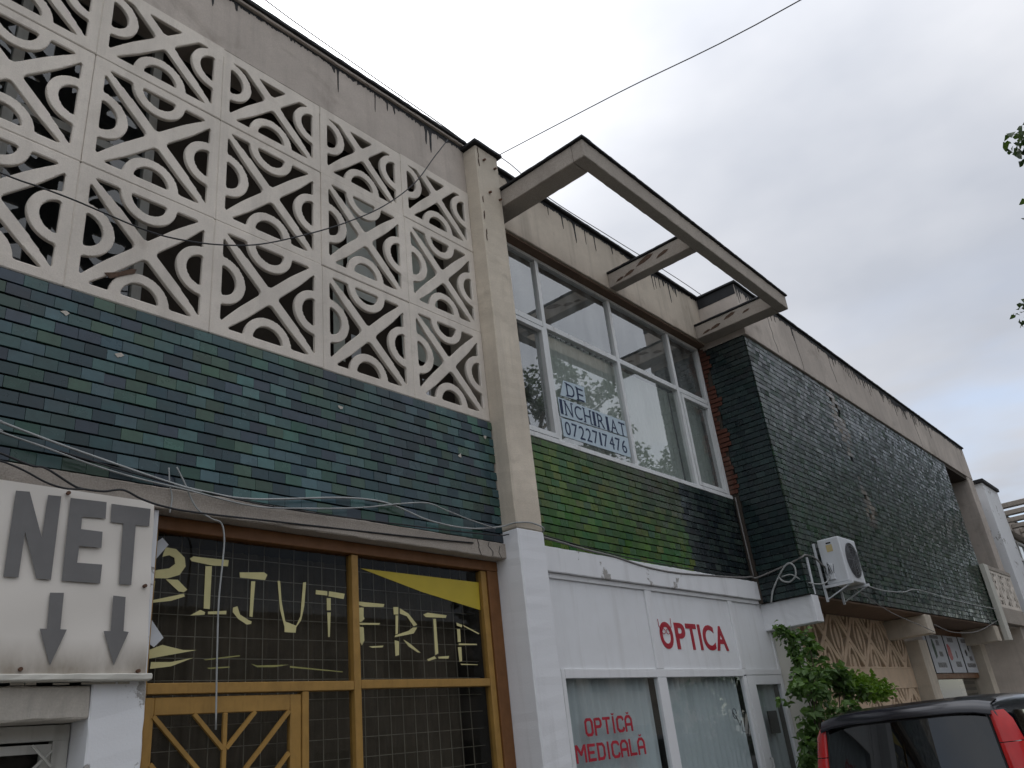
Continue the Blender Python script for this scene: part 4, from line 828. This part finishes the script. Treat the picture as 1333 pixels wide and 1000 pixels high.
# posters
for i, (x0, x1, z1, lab, shapes) in enumerate((
    (18.26, 18.78, 3.01, 'narrow white poster at the left end of the row, cut by the bracket', [('black', 18.5, 2.38, .12, .05)]),
    (18.86, 20.02, 3.01, 'white poster with dark green figures, second from left in the row', [('green', 19.2, 2.72, .12, .22), ('black', 19.55, 2.85, .1, .06), ('black', 19.6, 2.62, .12, .05), ('black', 19.45, 2.4, .3, .05), ('black', 19.4, 2.96, .3, .035)]),
    (20.12, 21.22, 3.01, 'white poster with a red garment at its left edge', [('red', 20.3, 2.66, .17, .2), ('black', 20.75, 2.42, .2, .06), ('black', 20.6, 2.93, .2, .05), ('grey', 20.8, 2.62, .08, .09)]),
    (21.32, 22.27, 3.01, 'white poster with small dark figures, rightmost in the row', [('black', 21.65, 2.66, .09, .09), ('black', 21.95, 2.78, .06, .1), ('grey', 21.8, 2.4, .34, .045), ('grey', 21.8, 2.93, .28, .045), ('black', 21.95, 2.55, .13, .05)]))):
    t = thing('poster', lab, 'poster', ((x0 + x1) / 2, 0.1, 2.24), None, 'posters above the shop window')
    box('sheet', x0, x1, 0.095, 0.1, 2.242, z1, 'paper', t, 0.001)
    for m_, cx, cz, a, b in shapes:
        n = 9; rd = random.Random(int(cx * 100)); flat = b < 0.07
        P = [(cx - a, cz - b), (cx + a, cz - b), (cx + a, cz + b), (cx - a, cz + b)] if flat and m_ != 'x' else [(cx + a * math.cos(k * 2 * math.pi / n) * rd.uniform(.6, 1.1), cz + b * math.sin(k * 2 * math.pi / n) * rd.uniform(.7, 1.1)) for k in range(n)]
        if flat:   # a line of print: short dark strokes
            mb = MB(); x = cx - a
            while x < cx + a: w = rd.uniform(.02, .05); mb.prism([(x, cz - b), (x + w, cz - b), (x + w, cz + b * rd.uniform(.5, 1)), (x, cz + b)], 0.092, 0.0945); x += w + .02
            add('print_line', mb.mesh('print_line'), 'grey', t)
        else: add('picture', MB().prism(P, 0.092, 0.0945).mesh('picture'), {'green': 'leaf', 'red': 'red'}.get(m_, m_) if m_ != 'green' else 'greenprint', t)

# ================================================================== neighbour beyond
NB = thing('white_neighbour_building', 'far white building at the right edge with a concrete pergola frame', 'building', (29, 0, 0))
box('white_pier', 26.3, 28.15, -0.66, 0.4, 0.0, 7.32, 'white2', NB, 0.01); box('pier_cap', 26.2, 28.2, -0.72, 0.45, 7.322, 7.42, 'bitumen', NB, 0.006)
box('dark_joint', 25.36, 26.29, -0.3, 0.4, 0.0, 6.9, 'dark', NB, 0)  # dark infill between the end pillar and the white pier
box('wall', 28.16, 40, 0.2, 0.6, 0.0, 7.0, 'cream', NB, 0); box('parapet', 28.16, 40, -0.1, 0.5, 6.75, 7.2, 'fascia', NB, 0.01); box('parapet_cap', 28.16, 40, -0.14, 0.55, 7.202, 7.25, 'bitumen', NB, 0.006)
box('pergola_beam', 28.3, 36, -2.2, -2.0, 6.75, 7.02, 'beam', NB, 0.008)
for k in range(6): box('pergola_beam', 28.3 + k * 1.3, 28.55 + k * 1.3, -1.998, -0.11, 6.86, 7.0, 'beam', NB, 0.008)
box('tile_band', 28.16, 40, 0.12, 0.198, 3.4, 4.7, 'dark', NB, 0)
wm = MB()
for k in range(8): wm.box(28.3 + k * 1.3, 28.38 + k * 1.3, 0.1, 0.19, 4.72, 6.6)
for z in (4.71, 5.9, 6.55): wm.box(28.2, 39, 0.095, 0.188, z, z + 0.08)
wmo = add('window_frame', wm.mesh('window_frame'), 'frame', NB)
for k in range(8): pane(28.38 + k * 1.3, 29.6 + k * 1.3, 4.75, 6.6, 0.15, 'glass', NB)
box('lower_shop', 28.16, 40, -0.5, 0.19, 0.0, 3.38, 'white', NB, 0.01)

# ================================================================== air conditioner on its bracket
AC = thing('air_conditioner', 'white outdoor air-conditioning unit on a metal bracket below the dark tiles', 'air conditioner', (12.25, -0.8, 3.33))
ax0, ax1, ay0, ay1, az0, az1 = 11.95, 12.62, -0.975, -0.655, 3.345, 3.985
add('casing', bevelled(MB().box(ax0, ax1, ay0, ay1, az0, az1).mesh('casing'), 0.018, 3), 'acwhite', AC)
cxf, czf = 12.32, 3.665
fg = MB()
for rr in (0.05, 0.09, 0.13, 0.17, 0.21, 0.25): fg.tube([(cxf + rr * math.cos(t * math.pi / 16), ay0 - 0.012, czf + rr * math.sin(t * math.pi / 16)) for t in range(33)], 0.005, 4, False)
for k in range(10): t = k * math.pi / 5; fg.tube([(cxf, ay0 - 0.014, czf), (cxf + 0.25 * math.cos(t), ay0 - 0.012, czf + 0.25 * math.sin(t))], 0.004, 4)
add('fan_grille', fg.mesh('fan_grille'), 'acdark', AC)
dk = MB(); dk.quad(*[(cxf + 0.255 * math.cos(t * math.pi / 16), ay0 - 0.003, czf + 0.255 * math.sin(t * math.pi / 16)) for t in range(32)]); add('fan_opening', dk.mesh('fan_opening'), 'trim', AC)
fb = MB()
for k in range(3):
    t = k * 2.094 + 0.3; q = [(0.03, -0.03), (0.2, -0.09), (0.23, 0.03), (0.04, 0.03)]
    fb.quad(*[(cxf + a * math.cos(t) - b * math.sin(t), ay0 - 0.006, czf + a * math.sin(t) + b * math.cos(t)) for a, b in q])
add('fan_blades', fb.mesh('fan_blades'), 'acdark', AC)
sl = MB().box(ax0 - 0.003, ax0 - 0.001, -0.86, -0.77, 3.79, 3.89); add('rating_label', sl.mesh('rating_label'), 'label', AC)
sl = MB().box(ax0 - 0.003, ax0 - 0.001, -0.85, -0.78, 3.905, 3.925); add('warning_label', sl.mesh('warning_label'), 'black', AC)
sl = MB().box(ax0 - 0.03, ax0 - 0.001, -0.80, -0.70, 3.40, 3.62); add('valve_cover', bevelled(sl.mesh('valve_cover'), 0.008), 'acwhite', AC)
sc_ = MB()
for k in range(7): y = -0.80 + k * .02; sc_.tube([(ax0 - 0.034, y, 3.44 + random.uniform(0, .05)), (ax0 - 0.034, y + random.uniform(-.03, .03), 3.6 + random.uniform(-.06, .05))], 0.004, 4)
add('graffiti_scrawl', sc_.mesh('graffiti_scrawl'), 'black', AC)
for x in (11.93, 12.57):
    br = MB(); br.box(x, x + 0.035, -1.02, -0.60, 3.305, 3.342); br.tube([(x + 0.02, -0.98, 3.31), (x + 0.02, -0.6, 3.15)], 0.010, 6); br.box(x + 0.002, x + 0.033, -0.615, -0.585, 3.12, 3.306 if x > 12 else 3.95)
    add('bracket', br.mesh('bracket'), 'acwhite', AC)
tag(add('mounting_post', MB().tube([(11.60, -0.57, 3.21), (11.56, -0.60, 3.72)], 0.02, 8).mesh('mounting_post'), 'acwhite'), 'short white upright pipe left of the air-conditioning unit', 'pipe')

# ================================================================== cables
cable('overhead_wire', [(6.10, -0.1, 8.06), (5.90, -2.0, 7.60), (5.706, -3.92, 7.12), (5.35, -7.5, 6.6), (4.3, -19.4, 6.75)], 0.0055, 'wire', 'black overhead wire running from the pillar top across the sky')
cable('roof_wire', [(1.0, 0.1, 8.75)] + W_roof + [(7.6, 0.2, 8.3)], 0.0065, 'wire_grey', 'thin grey wire strung above the roof edge of the pierced-screen building')
cable('roof_wire', [(6.0, 0.3, 8.55)] + W_roof2[:4] + [(15, 0.4, 8.7)], 0.0065, 'wire_grey', 'thin grey wire seen through the canopy frame openings')
cable('roof_wire', [(6.9, 0.35, 8.42), (9.0, 0.35, 8.40), (12, 0.35, 8.5)], 0.006, 'wire_grey', 'fainter lower wire behind the canopy frame openings')
cable('slack_wire', [(-1, -.12, 5.35), (0.3, -.12, 5.22)] + W_dark, 0.006, 'wire', 'slack black wire sagging across the pierced screen')
cable('cable_bundle', [(-1, -.06, 4.2), (0.3, -.06, 3.9)] + W_b1 + [(5.715, -.15, 3.56), (5.74, -.205, 3.56), (5.93, -.212, 3.58), (6.12, -.205, 3.55), (6.16, -.1, 3.52), (6.3, .12, 3.57)], 0.008, 'wire_pale', 'pale cable crossing the tiled band and wrapping the pillar')
cable('cable_bundle', [(-1, -.07, 4.0), (0.3, -.07, 3.78)] + W_b2, 0.006, 'wire_pale', 'thinner pale cable sagging below the first across the tiled band')
cable('cable_bundle', [(-1, -.07, 3.95), (0.4, -.06, 3.72), (1.5, -.065, 3.54), (2.4, -.06, 3.43), (3.2, -.065, 3.38), (4.2, -.06, 3.40), (5.5, -.06, 3.45), (5.72, -.1, 3.47)], 0.006, 'wire', 'dark cable lying along the foot of the tiled band')
cable('black_cable', [(0, -.13, 3.75), (0.9, -.13, 3.52)] + W_b3 + [(3.4, -.03, 3.29), (4.6, -.03, 3.33), (5.3, -.03, 3.36)], 0.007, 'wire', 'twisted black cable drooping over the top edge of the NET sign')
cable('black_cable', [(0, -.14, 3.6), (0.9, -.14, 3.46)] + W_b4, 0.006, 'wire', 'second black cable looping onto the top left of the NET sign')
cable('hanging_cord', W_cord, 0.006, 'wire_pale', 'thin pale cord hanging down in front of the shop window letters')
cable('hanging_cord', W_cord2, 0.005, 'wire_pale', 'short pale cord end hanging beside the sign corner')
cable('conduit_cable', [(6.13, .14, 3.60)] + W_gr + [(11.33, 0.08, 3.56), (11.37, -0.3, 3.63), (11.40, -0.58, 3.70), (11.5, -.62, 3.74), (11.75, -.64, 3.72), (11.93, -.68, 3.60), (11.94, -.74, 3.52)], 0.013, 'wire_grey', 'grey cable running above the optician lintel to the air conditioner')
cable('conduit_cable', [(6.13, .15, 3.66)] + W_gr2 + [(11.2, .15, 3.56)], 0.007, 'wire', 'thin dark cable above the optician lintel')
cable('conduit_cable', [(11.345, .15, 4.77), (11.345, .15, 4.25), (11.34, .14, 3.55)], 0.012, 'wire_grey', 'upright grey conduit in the corner beneath the bare bricks')
cable('looped_hose', [(11.36, -.02, 3.18), (11.36, -.10, 3.36), (11.37, -.28, 3.58), (11.37, -.40, 3.66), (11.37, -.47, 3.60), (11.37, -.46, 3.48), (11.37, -.36, 3.41), (11.37, -.26, 3.44), (11.37, -.22, 3.50)], 0.014, 'wire_pale', 'pale hose looped on the tiles left of the air conditioner')
cable('looped_hose', [(11.36, -.26, 3.5), (11.37, -.40, 3.50), (11.40, -.52, 3.40), (11.55, -.62, 3.34), (11.8, -.68, 3.36), (11.94, -.74, 3.46)], 0.010, 'wire_pale', 'pale hose drooping under the air conditioner pipes')
cable('tile_cable', [(12.6, -.64, 3.42), (13.0, -.64, 3.44)] + W_r1 + [(22.4, -.66, 3.55)], 0.010, 'wire_pale', 'pale cable running right along the foot of the green tiles')
cable('tile_cable', [(12.4, -.66, 3.36)] + W_r2 + [(16.8, -.62, 2.86)], 0.007, 'wire_grey', 'thin cable dropping from the air conditioner to the bracket')
cable('tile_cable', [(17.0, -.6, 3.0), (18.6, -.5, 2.93), (20.4, -.55, 3.0), (22.3, -.66, 3.3)], 0.009, 'wire_grey', 'grey cable sagging between the two concrete brackets')

# ================================================================== minivan
CAR = thing('minivan', 'dark minivan with tall red tail lights parked below the green tiles', 'car', (9.2, -1.96, -0.13), (0, 0, R(-1.5)), local=True); CAR.scale = (1, 1.14, 1.0)
# sections along the car (x from the tail): half width at sill, belt, cant rail; heights of sill, belt, roof
ST = [(0.05, .80, .845, .735, .42, 1.00, 1.69), (0.12, .83, .865, .755, .38, 1.02, 1.755), (0.35, .86, .88, .77, .30, 1.02, 1.795), (1.2, .87, .89, .775, .28, 1.02, 1.825), (2.2, .87, .89, .775, .28, 1.01, 1.81), (2.7, .87, .89, .72, .28, 1.0, 1.76), (3.3, .87, .88, .66, .28, .98, 1.30), (3.6, .86, .87, .62, .28, .95, 1.08), (4.2, .83, .83, .55, .3, .85, .95), (4.45, .70, .70, .45, .35, .68, .78)]
def car_ring(s, n=9):
    x, a, b, c, z0, z1, z2 = s; P = [(-a, z0), (-a - .01, (z0 + z1) / 2), (-b, z1)]
    for k in range(1, 4): t = k / 4; P.append((-b + (b - c) * t ** 1.6, z1 + (z2 - .07 - z1) * t))
    P += [(-c, z2 - .07), (-c + .07, z2 - .025), (-c * .6, z2 - .004), (0, z2 + .006)]
    P += [(-y, z) for y, z in P[-2::-1]]
    return [(x + (max(0, z - 1.0) * 0.19 if s is ST[0] else 0), y, z) for y, z in P]
cb = MB(); RN = len(car_ring(ST[0]))
for s in ST: cb.v += car_ring(s)
for i in range(len(ST) - 1):
    for k in range(RN - 1): a = i * RN + k; cb.f.append((a, a + RN, a + RN + 1, a + 1))
cb.f.append(tuple(range(RN))); cb.f.append(tuple(range((len(ST)) * RN - 1, (len(ST) - 1) * RN - 1, -1)))
cme = cb.mesh('body', True); body = add('body', cme, 'car', CAR)
md = body.modifiers.new('sub', 'SUBSURF'); md.levels = 1; md.render_levels = 2
# tailgate with glass
def tail_quad(z): return -0.022 + max(0, z - 1.0) * 0.19      # x of the tail surface at height z
tg = MB(); N_ = 14
for j in range(7):
    z = 1.03 + j * (1.655 - 1.03) / 6; hw = 0.755 - 0.055 * (j / 6)
    for i in range(N_ + 1): s = -1 + 2 * i / N_; tg.v.append((tail_quad(z) - 0.03 + 0.085 * s * s, hw * s, z))
for j in range(6):
    for i in range(N_): a = j * (N_ + 1) + i; tg.f.append((a, a + N_ + 1, a + N_ + 2, a + 1))
gl_ = add('rear_window', tg.mesh('rear_window', True), 'carglass', CAR)
bk = MB(); bk.v = [(x + 0.03, y, z) for x, y, z in tg.v]; bk.f = tg.f; add('rear_window_backing', bk.mesh('rear_window_backing', True), 'trim', CAR)
for s in (-1, 1):
    tl = MB(); rows = 9
    for j in range(rows):
        z = (0.98, 1.08, 1.18, 1.28, 1.372, 1.38, 1.47, 1.57, 1.655)[j]; t = (z - 0.98) / 0.675; y1 = 0.765 - 0.055 * t; y2 = 0.925 - 0.115 * t ** 1.3 - (0.03 if t > .9 else 0); x = tail_quad(z)
        tl.v += [(x + 0.055, s * y1, z), (x + 0.03, s * (y1 + .012), z), (x + 0.052, s * (y1 + y2) / 2, z), (x + 0.13, s * y2, z), (x + 0.26 - 0.1 * t, s * (y2 + .03), z)]
    for j in range(rows - 1):
        if j == 4: continue
        for i in range(4): a = j * 5 + i; q = (a, a + 1, a + 6, a + 5); tl.f.append(q if s < 0 else q[::-1])
    o = add('tail_light', tl.mesh('tail_light', True), 'tail', CAR)
spm = MB()
for j, (x, z) in enumerate(((0.02, 1.672), (0.015, 1.70), (0.10, 1.775), (0.35, 1.812), (0.36, 1.79))):
    for i in range(13): s = -1 + i / 6; spm.v.append((x + 0.07 * s * s, 0.745 * s, z - 0.045 * s ** 6 - 0.010 * s * s))
for j in range(4):
    for i in range(12): a = j * 13 + i; spm.f.append((a, a + 1, a + 14, a + 13))
add('roof_spoiler', spm.mesh('roof_spoiler', True), 'car', CAR)
for s in (-1, 1):
    for xa, xb in ((0.45, 1.15), (1.25, 2.05), (2.13, 2.75)):
        mb = MB(); q = [(xa, .872, 1.07), (xb, .875, 1.07), (xb - (0.16 if xb > 2.5 else 0), .81, 1.62), (xa + (0.05 if xa < .5 else 0), .81, 1.64)]
        mb.quad(*[(x, s * (y + .022), z) for x, y, z in q]); add('side_window', mb.mesh('side_window'), 'carglass', CAR)
        mb = MB(); mb.quad(*[(x, s * (y + .012), z) for x, y, z in q]); add('side_window_backing', mb.mesh('side_window_backing'), 'trim', CAR)
box('rear_bumper', -0.10, 0.14, -0.83, 0.83, 0.36, 0.62, 'car', CAR, 0.04); box('number_plate', -0.055, -0.045, -0.26, 0.26, 0.78, 0.89, 'plate', CAR, 0.002)
for x in (0.85, 3.55):
    for s in (-1, 1):
        w = add('wheel', MB().tube([(x, s * .70, .31), (x, s * .74, .31), (x, s * .86, .31), (x, s * .89, .31)], [.28, .315, .315, .28], 20).mesh('wheel', True), 'rubber', CAR)
        add('rim', MB().tube([(x, s * .87, .31), (x, s * .895, .31)], [.2, .19], 16).mesh('rim', True), 'chrome', w)
seal = [tg.v[j * (N_ + 1)] for j in range(7)] + [tg.v[6 * (N_ + 1) + i] for i in range(1, N_ + 1)] + [tg.v[j * (N_ + 1) + N_] for j in range(5, -1, -1)] + [tg.v[i] for i in range(N_ - 1, -1, -1)]
add('window_seal', MB().tube([(x - 0.001, y, z) for x, y, z in seal], 0.009, 5).mesh('window_seal', True), 'trim', CAR)
add('wiper', MB().tube([(-0.075, -0.05, 1.06), (-0.06, 0.30, 1.16)], 0.008, 5).mesh('wiper'), 'trim', CAR)

# ================================================================== plants
def leaves(name, pts, size, rd, m, parent, up=0.5):
    n = len(pts); V = np.zeros((n * 6, 3)); F = []; T = np.zeros(n * 6)
    for i, (p, t) in enumerate(pts):
        d = Vector((rd.gauss(0, 1), rd.gauss(0, 1), rd.gauss(-0.3, 0.6))).normalized(); nrm = Vector((rd.gauss(0, .6), rd.gauss(0, .6), up + rd.random())).normalized()
        sd = d.cross(nrm); sd = sd.normalized() if sd.length > 1e-3 else Vector((1, 0, 0)); nn = sd.cross(d); L = size * rd.uniform(0.6, 1.25); w = L * 0.36
        q = [p, p + d * L * .4 + sd * w + nn * w * .4, p + d * L - nn * L * .12, p + d * L * .4 - sd * w + nn * w * .4, p + d * L * .45, p + d * L * .8 + sd * w * .55]
        for k in range(6): V[i * 6 + k] = q[k]
        T[i * 6:i * 6 + 6] = min(1, max(0, t + rd.gauss(0, .22))); b = i * 6; F += [(b, b + 1, b + 4), (b + 1, b + 5, b + 2, b + 4), (b, b + 4, b + 3), (b + 4, b + 2, b + 3)]
    me = bpy.data.meshes.new(name); me.from_pydata(V.tolist(), [], F); at = me.attributes.new('tint', 'FLOAT', 'POINT'); at.data.foreach_set('value', T)
    return add(name, me, m, parent) if parent is not None else me
def cloud_pts(blobs, n, rd):
    P = []; W = [b[1] ** 2 for b in blobs]
    for _ in range(n):
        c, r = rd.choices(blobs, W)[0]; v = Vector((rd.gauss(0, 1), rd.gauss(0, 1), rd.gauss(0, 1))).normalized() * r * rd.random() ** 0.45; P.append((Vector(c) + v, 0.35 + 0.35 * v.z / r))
    return P
rd = random.Random(5)
BU = thing('leafy_bush', 'leafy green bush growing between the dark minivan and the pale pier', 'bush', (11.0, -0.55, 0))
bl = [((10.75, -.55, 2.02), .30), ((11.1, -.5, 2.22), .28), ((11.5, -.55, 2.12), .30), ((11.9, -.55, 2.0), .25), ((10.45, -.5, 1.95), .2), ((10.55, -.55, 1.75), .18), ((10.4, -.55, 1.45), .2), ((10.5, -.55, 1.15), .25), ((11.0, -.6, 1.7), .3), ((11.5, -.5, 1.75), .3), ((10.8, -.5, 2.35), .14), ((10.65, -.5, 1.25), .2), ((11.3, -.45, 2.38), .12)]
bl = [(Vector(c) + Vector((rd.gauss(0, r * .55), rd.gauss(0, r * .4), rd.gauss(0, r * .55))), r * rd.uniform(.28, .55)) for c, r in bl for _ in range(5)]
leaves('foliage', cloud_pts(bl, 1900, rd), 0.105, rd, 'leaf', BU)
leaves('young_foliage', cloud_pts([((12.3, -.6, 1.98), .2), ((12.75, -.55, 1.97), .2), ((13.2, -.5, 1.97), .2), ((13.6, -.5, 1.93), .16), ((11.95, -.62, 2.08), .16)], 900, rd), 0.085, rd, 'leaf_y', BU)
stm = MB()
for k in range(0, 60, 3):
    b = bl[k][0]; stm.tube(smooth_path([(11.0 + rd.uniform(-.2, .2), -.35, 0), (11.0 + rd.uniform(-.2, .2), -.45, .8), ((11 + b[0]) / 2, -.5, 1.4), b], 4), [0.018] * 5 + [0.012] * 4 + [0.007] * 4, 5)
add('stems', stm.mesh('stems', True), 'bark', BU)
VI = thing('climbing_vine', 'thin leafy vine climbing to the underside of the white bracket', 'vine', (11.2, -0.3, 1.9))
vp = smooth_path([(10.95, -.45, 2.1), (10.8, -.42, 2.38), (10.95, -.36, 2.52), (10.85, -.40, 2.66), (10.75, -.35, 2.71), (10.62, -.36, 2.76)], 8)
add('stem', MB().tube(vp, 0.007, 5).mesh('stem', True), 'bark', VI)
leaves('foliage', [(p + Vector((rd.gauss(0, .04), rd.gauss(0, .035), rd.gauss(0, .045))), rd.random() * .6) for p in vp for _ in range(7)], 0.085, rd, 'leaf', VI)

def tree_meshes(seed, H=12.0):
    rd = random.Random(seed); tr = MB(); blobs = []
    tr.tube(smooth_path([(0, 0, 0), (0.1, .05, 2.5), (-.05, .1, 5), (.1, 0, 8), (0, 0, H - 1.5)], 4), [.24 - .22 * i / 16 for i in range(17)], 9)
    for k in range(26):
        z = rd.uniform(3.8, H - 1.6); a = k * 2.4 + rd.random(); L = (1.0 + 1.9 * math.sin(math.pi * min(1, (z - 2.6) / (H - 2.4)))) * rd.uniform(.75, 1.15)
        e = Vector((math.cos(a) * L, math.sin(a) * L, z + rd.uniform(.2, 1.3))); m_ = Vector((math.cos(a) * L * .5, math.sin(a) * L * .5, z + .1))
        tr.tube(smooth_path([(0, 0, z - .4), m_, e], 4), [.07 - .006 * i for i in range(9)], 5)
        for q in range(6): t = rd.uniform(.45, 1.1); blobs.append((m_ * (1 - t) + e * t + Vector((rd.gauss(0, .35), rd.gauss(0, .35), rd.gauss(0, .3))), rd.uniform(.2, .5)))
    blobs.append((Vector((0, 0, H - .8)), .8))
    return tr.mesh('trunk', True), leaves('crown', cloud_pts(blobs, 11000, rd), 0.17, rd, None, None)
TR, CR = tree_meshes(3)
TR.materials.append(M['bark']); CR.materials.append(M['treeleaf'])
for x, y, rz, s, lab in ((16.7, -7.42, 0.4, 0.98, 'leafy street tree whose twigs enter the right edge of the view'), (31, -9.2, 3.0, 1.15, 'leafy street tree across the road, second beyond the parked minivan'), (36, -9.3, 5.0, 1.18, 'leafy street tree across the road, third beyond the parked minivan'), (41, -9.3, 0.5, 1.2, 'leafy street tree across the road, fourth beyond the parked minivan'), (46.5, -9.4, 1.5, 1.2, 'leafy street tree across the road, fifth beyond the parked minivan'), (53, -9.5, 0.0, 1.25, 'leafy street tree across the road, farthest along the row')):
    t = thing('street_tree', lab, 'tree', (x, y, -0.13), (0, 0, rz), 'street trees across the road', local=True); t.scale = (s, s, s)
    add('trunk', TR, None, t); add('crown', CR, None, t)

OB = thing('opposite_building', 'long low building across the road, seen only as a reflection in the minivan rear window', 'building', (15, -22, -0.13))
ob_h = [(-14 + k * 3.2, -12.2 + k * 3.2, z, z + 1.5) for k in range(18) for z in (0.9, 4.0)]
add('wall', (lambda me: me)(wall_with_holes(-16, 46, -0.13, 6.6, -19.6, -19.3, ob_h)), 'fascia', OB); box('roof', -16.4, 46.4, -27, -19.2, 6.61, 6.9, 'bitumen', OB, 0)
for a, b, c, d in ob_h: add('window', MB().quad((a, -19.45, c), (a, -19.45, d), (b, -19.45, d), (b, -19.45, c)).mesh('window'), 'carglass', OB)
box('back_wall', -16, 46, -27, -19.8, -0.13, 6.6, 'dark', OB, 0)
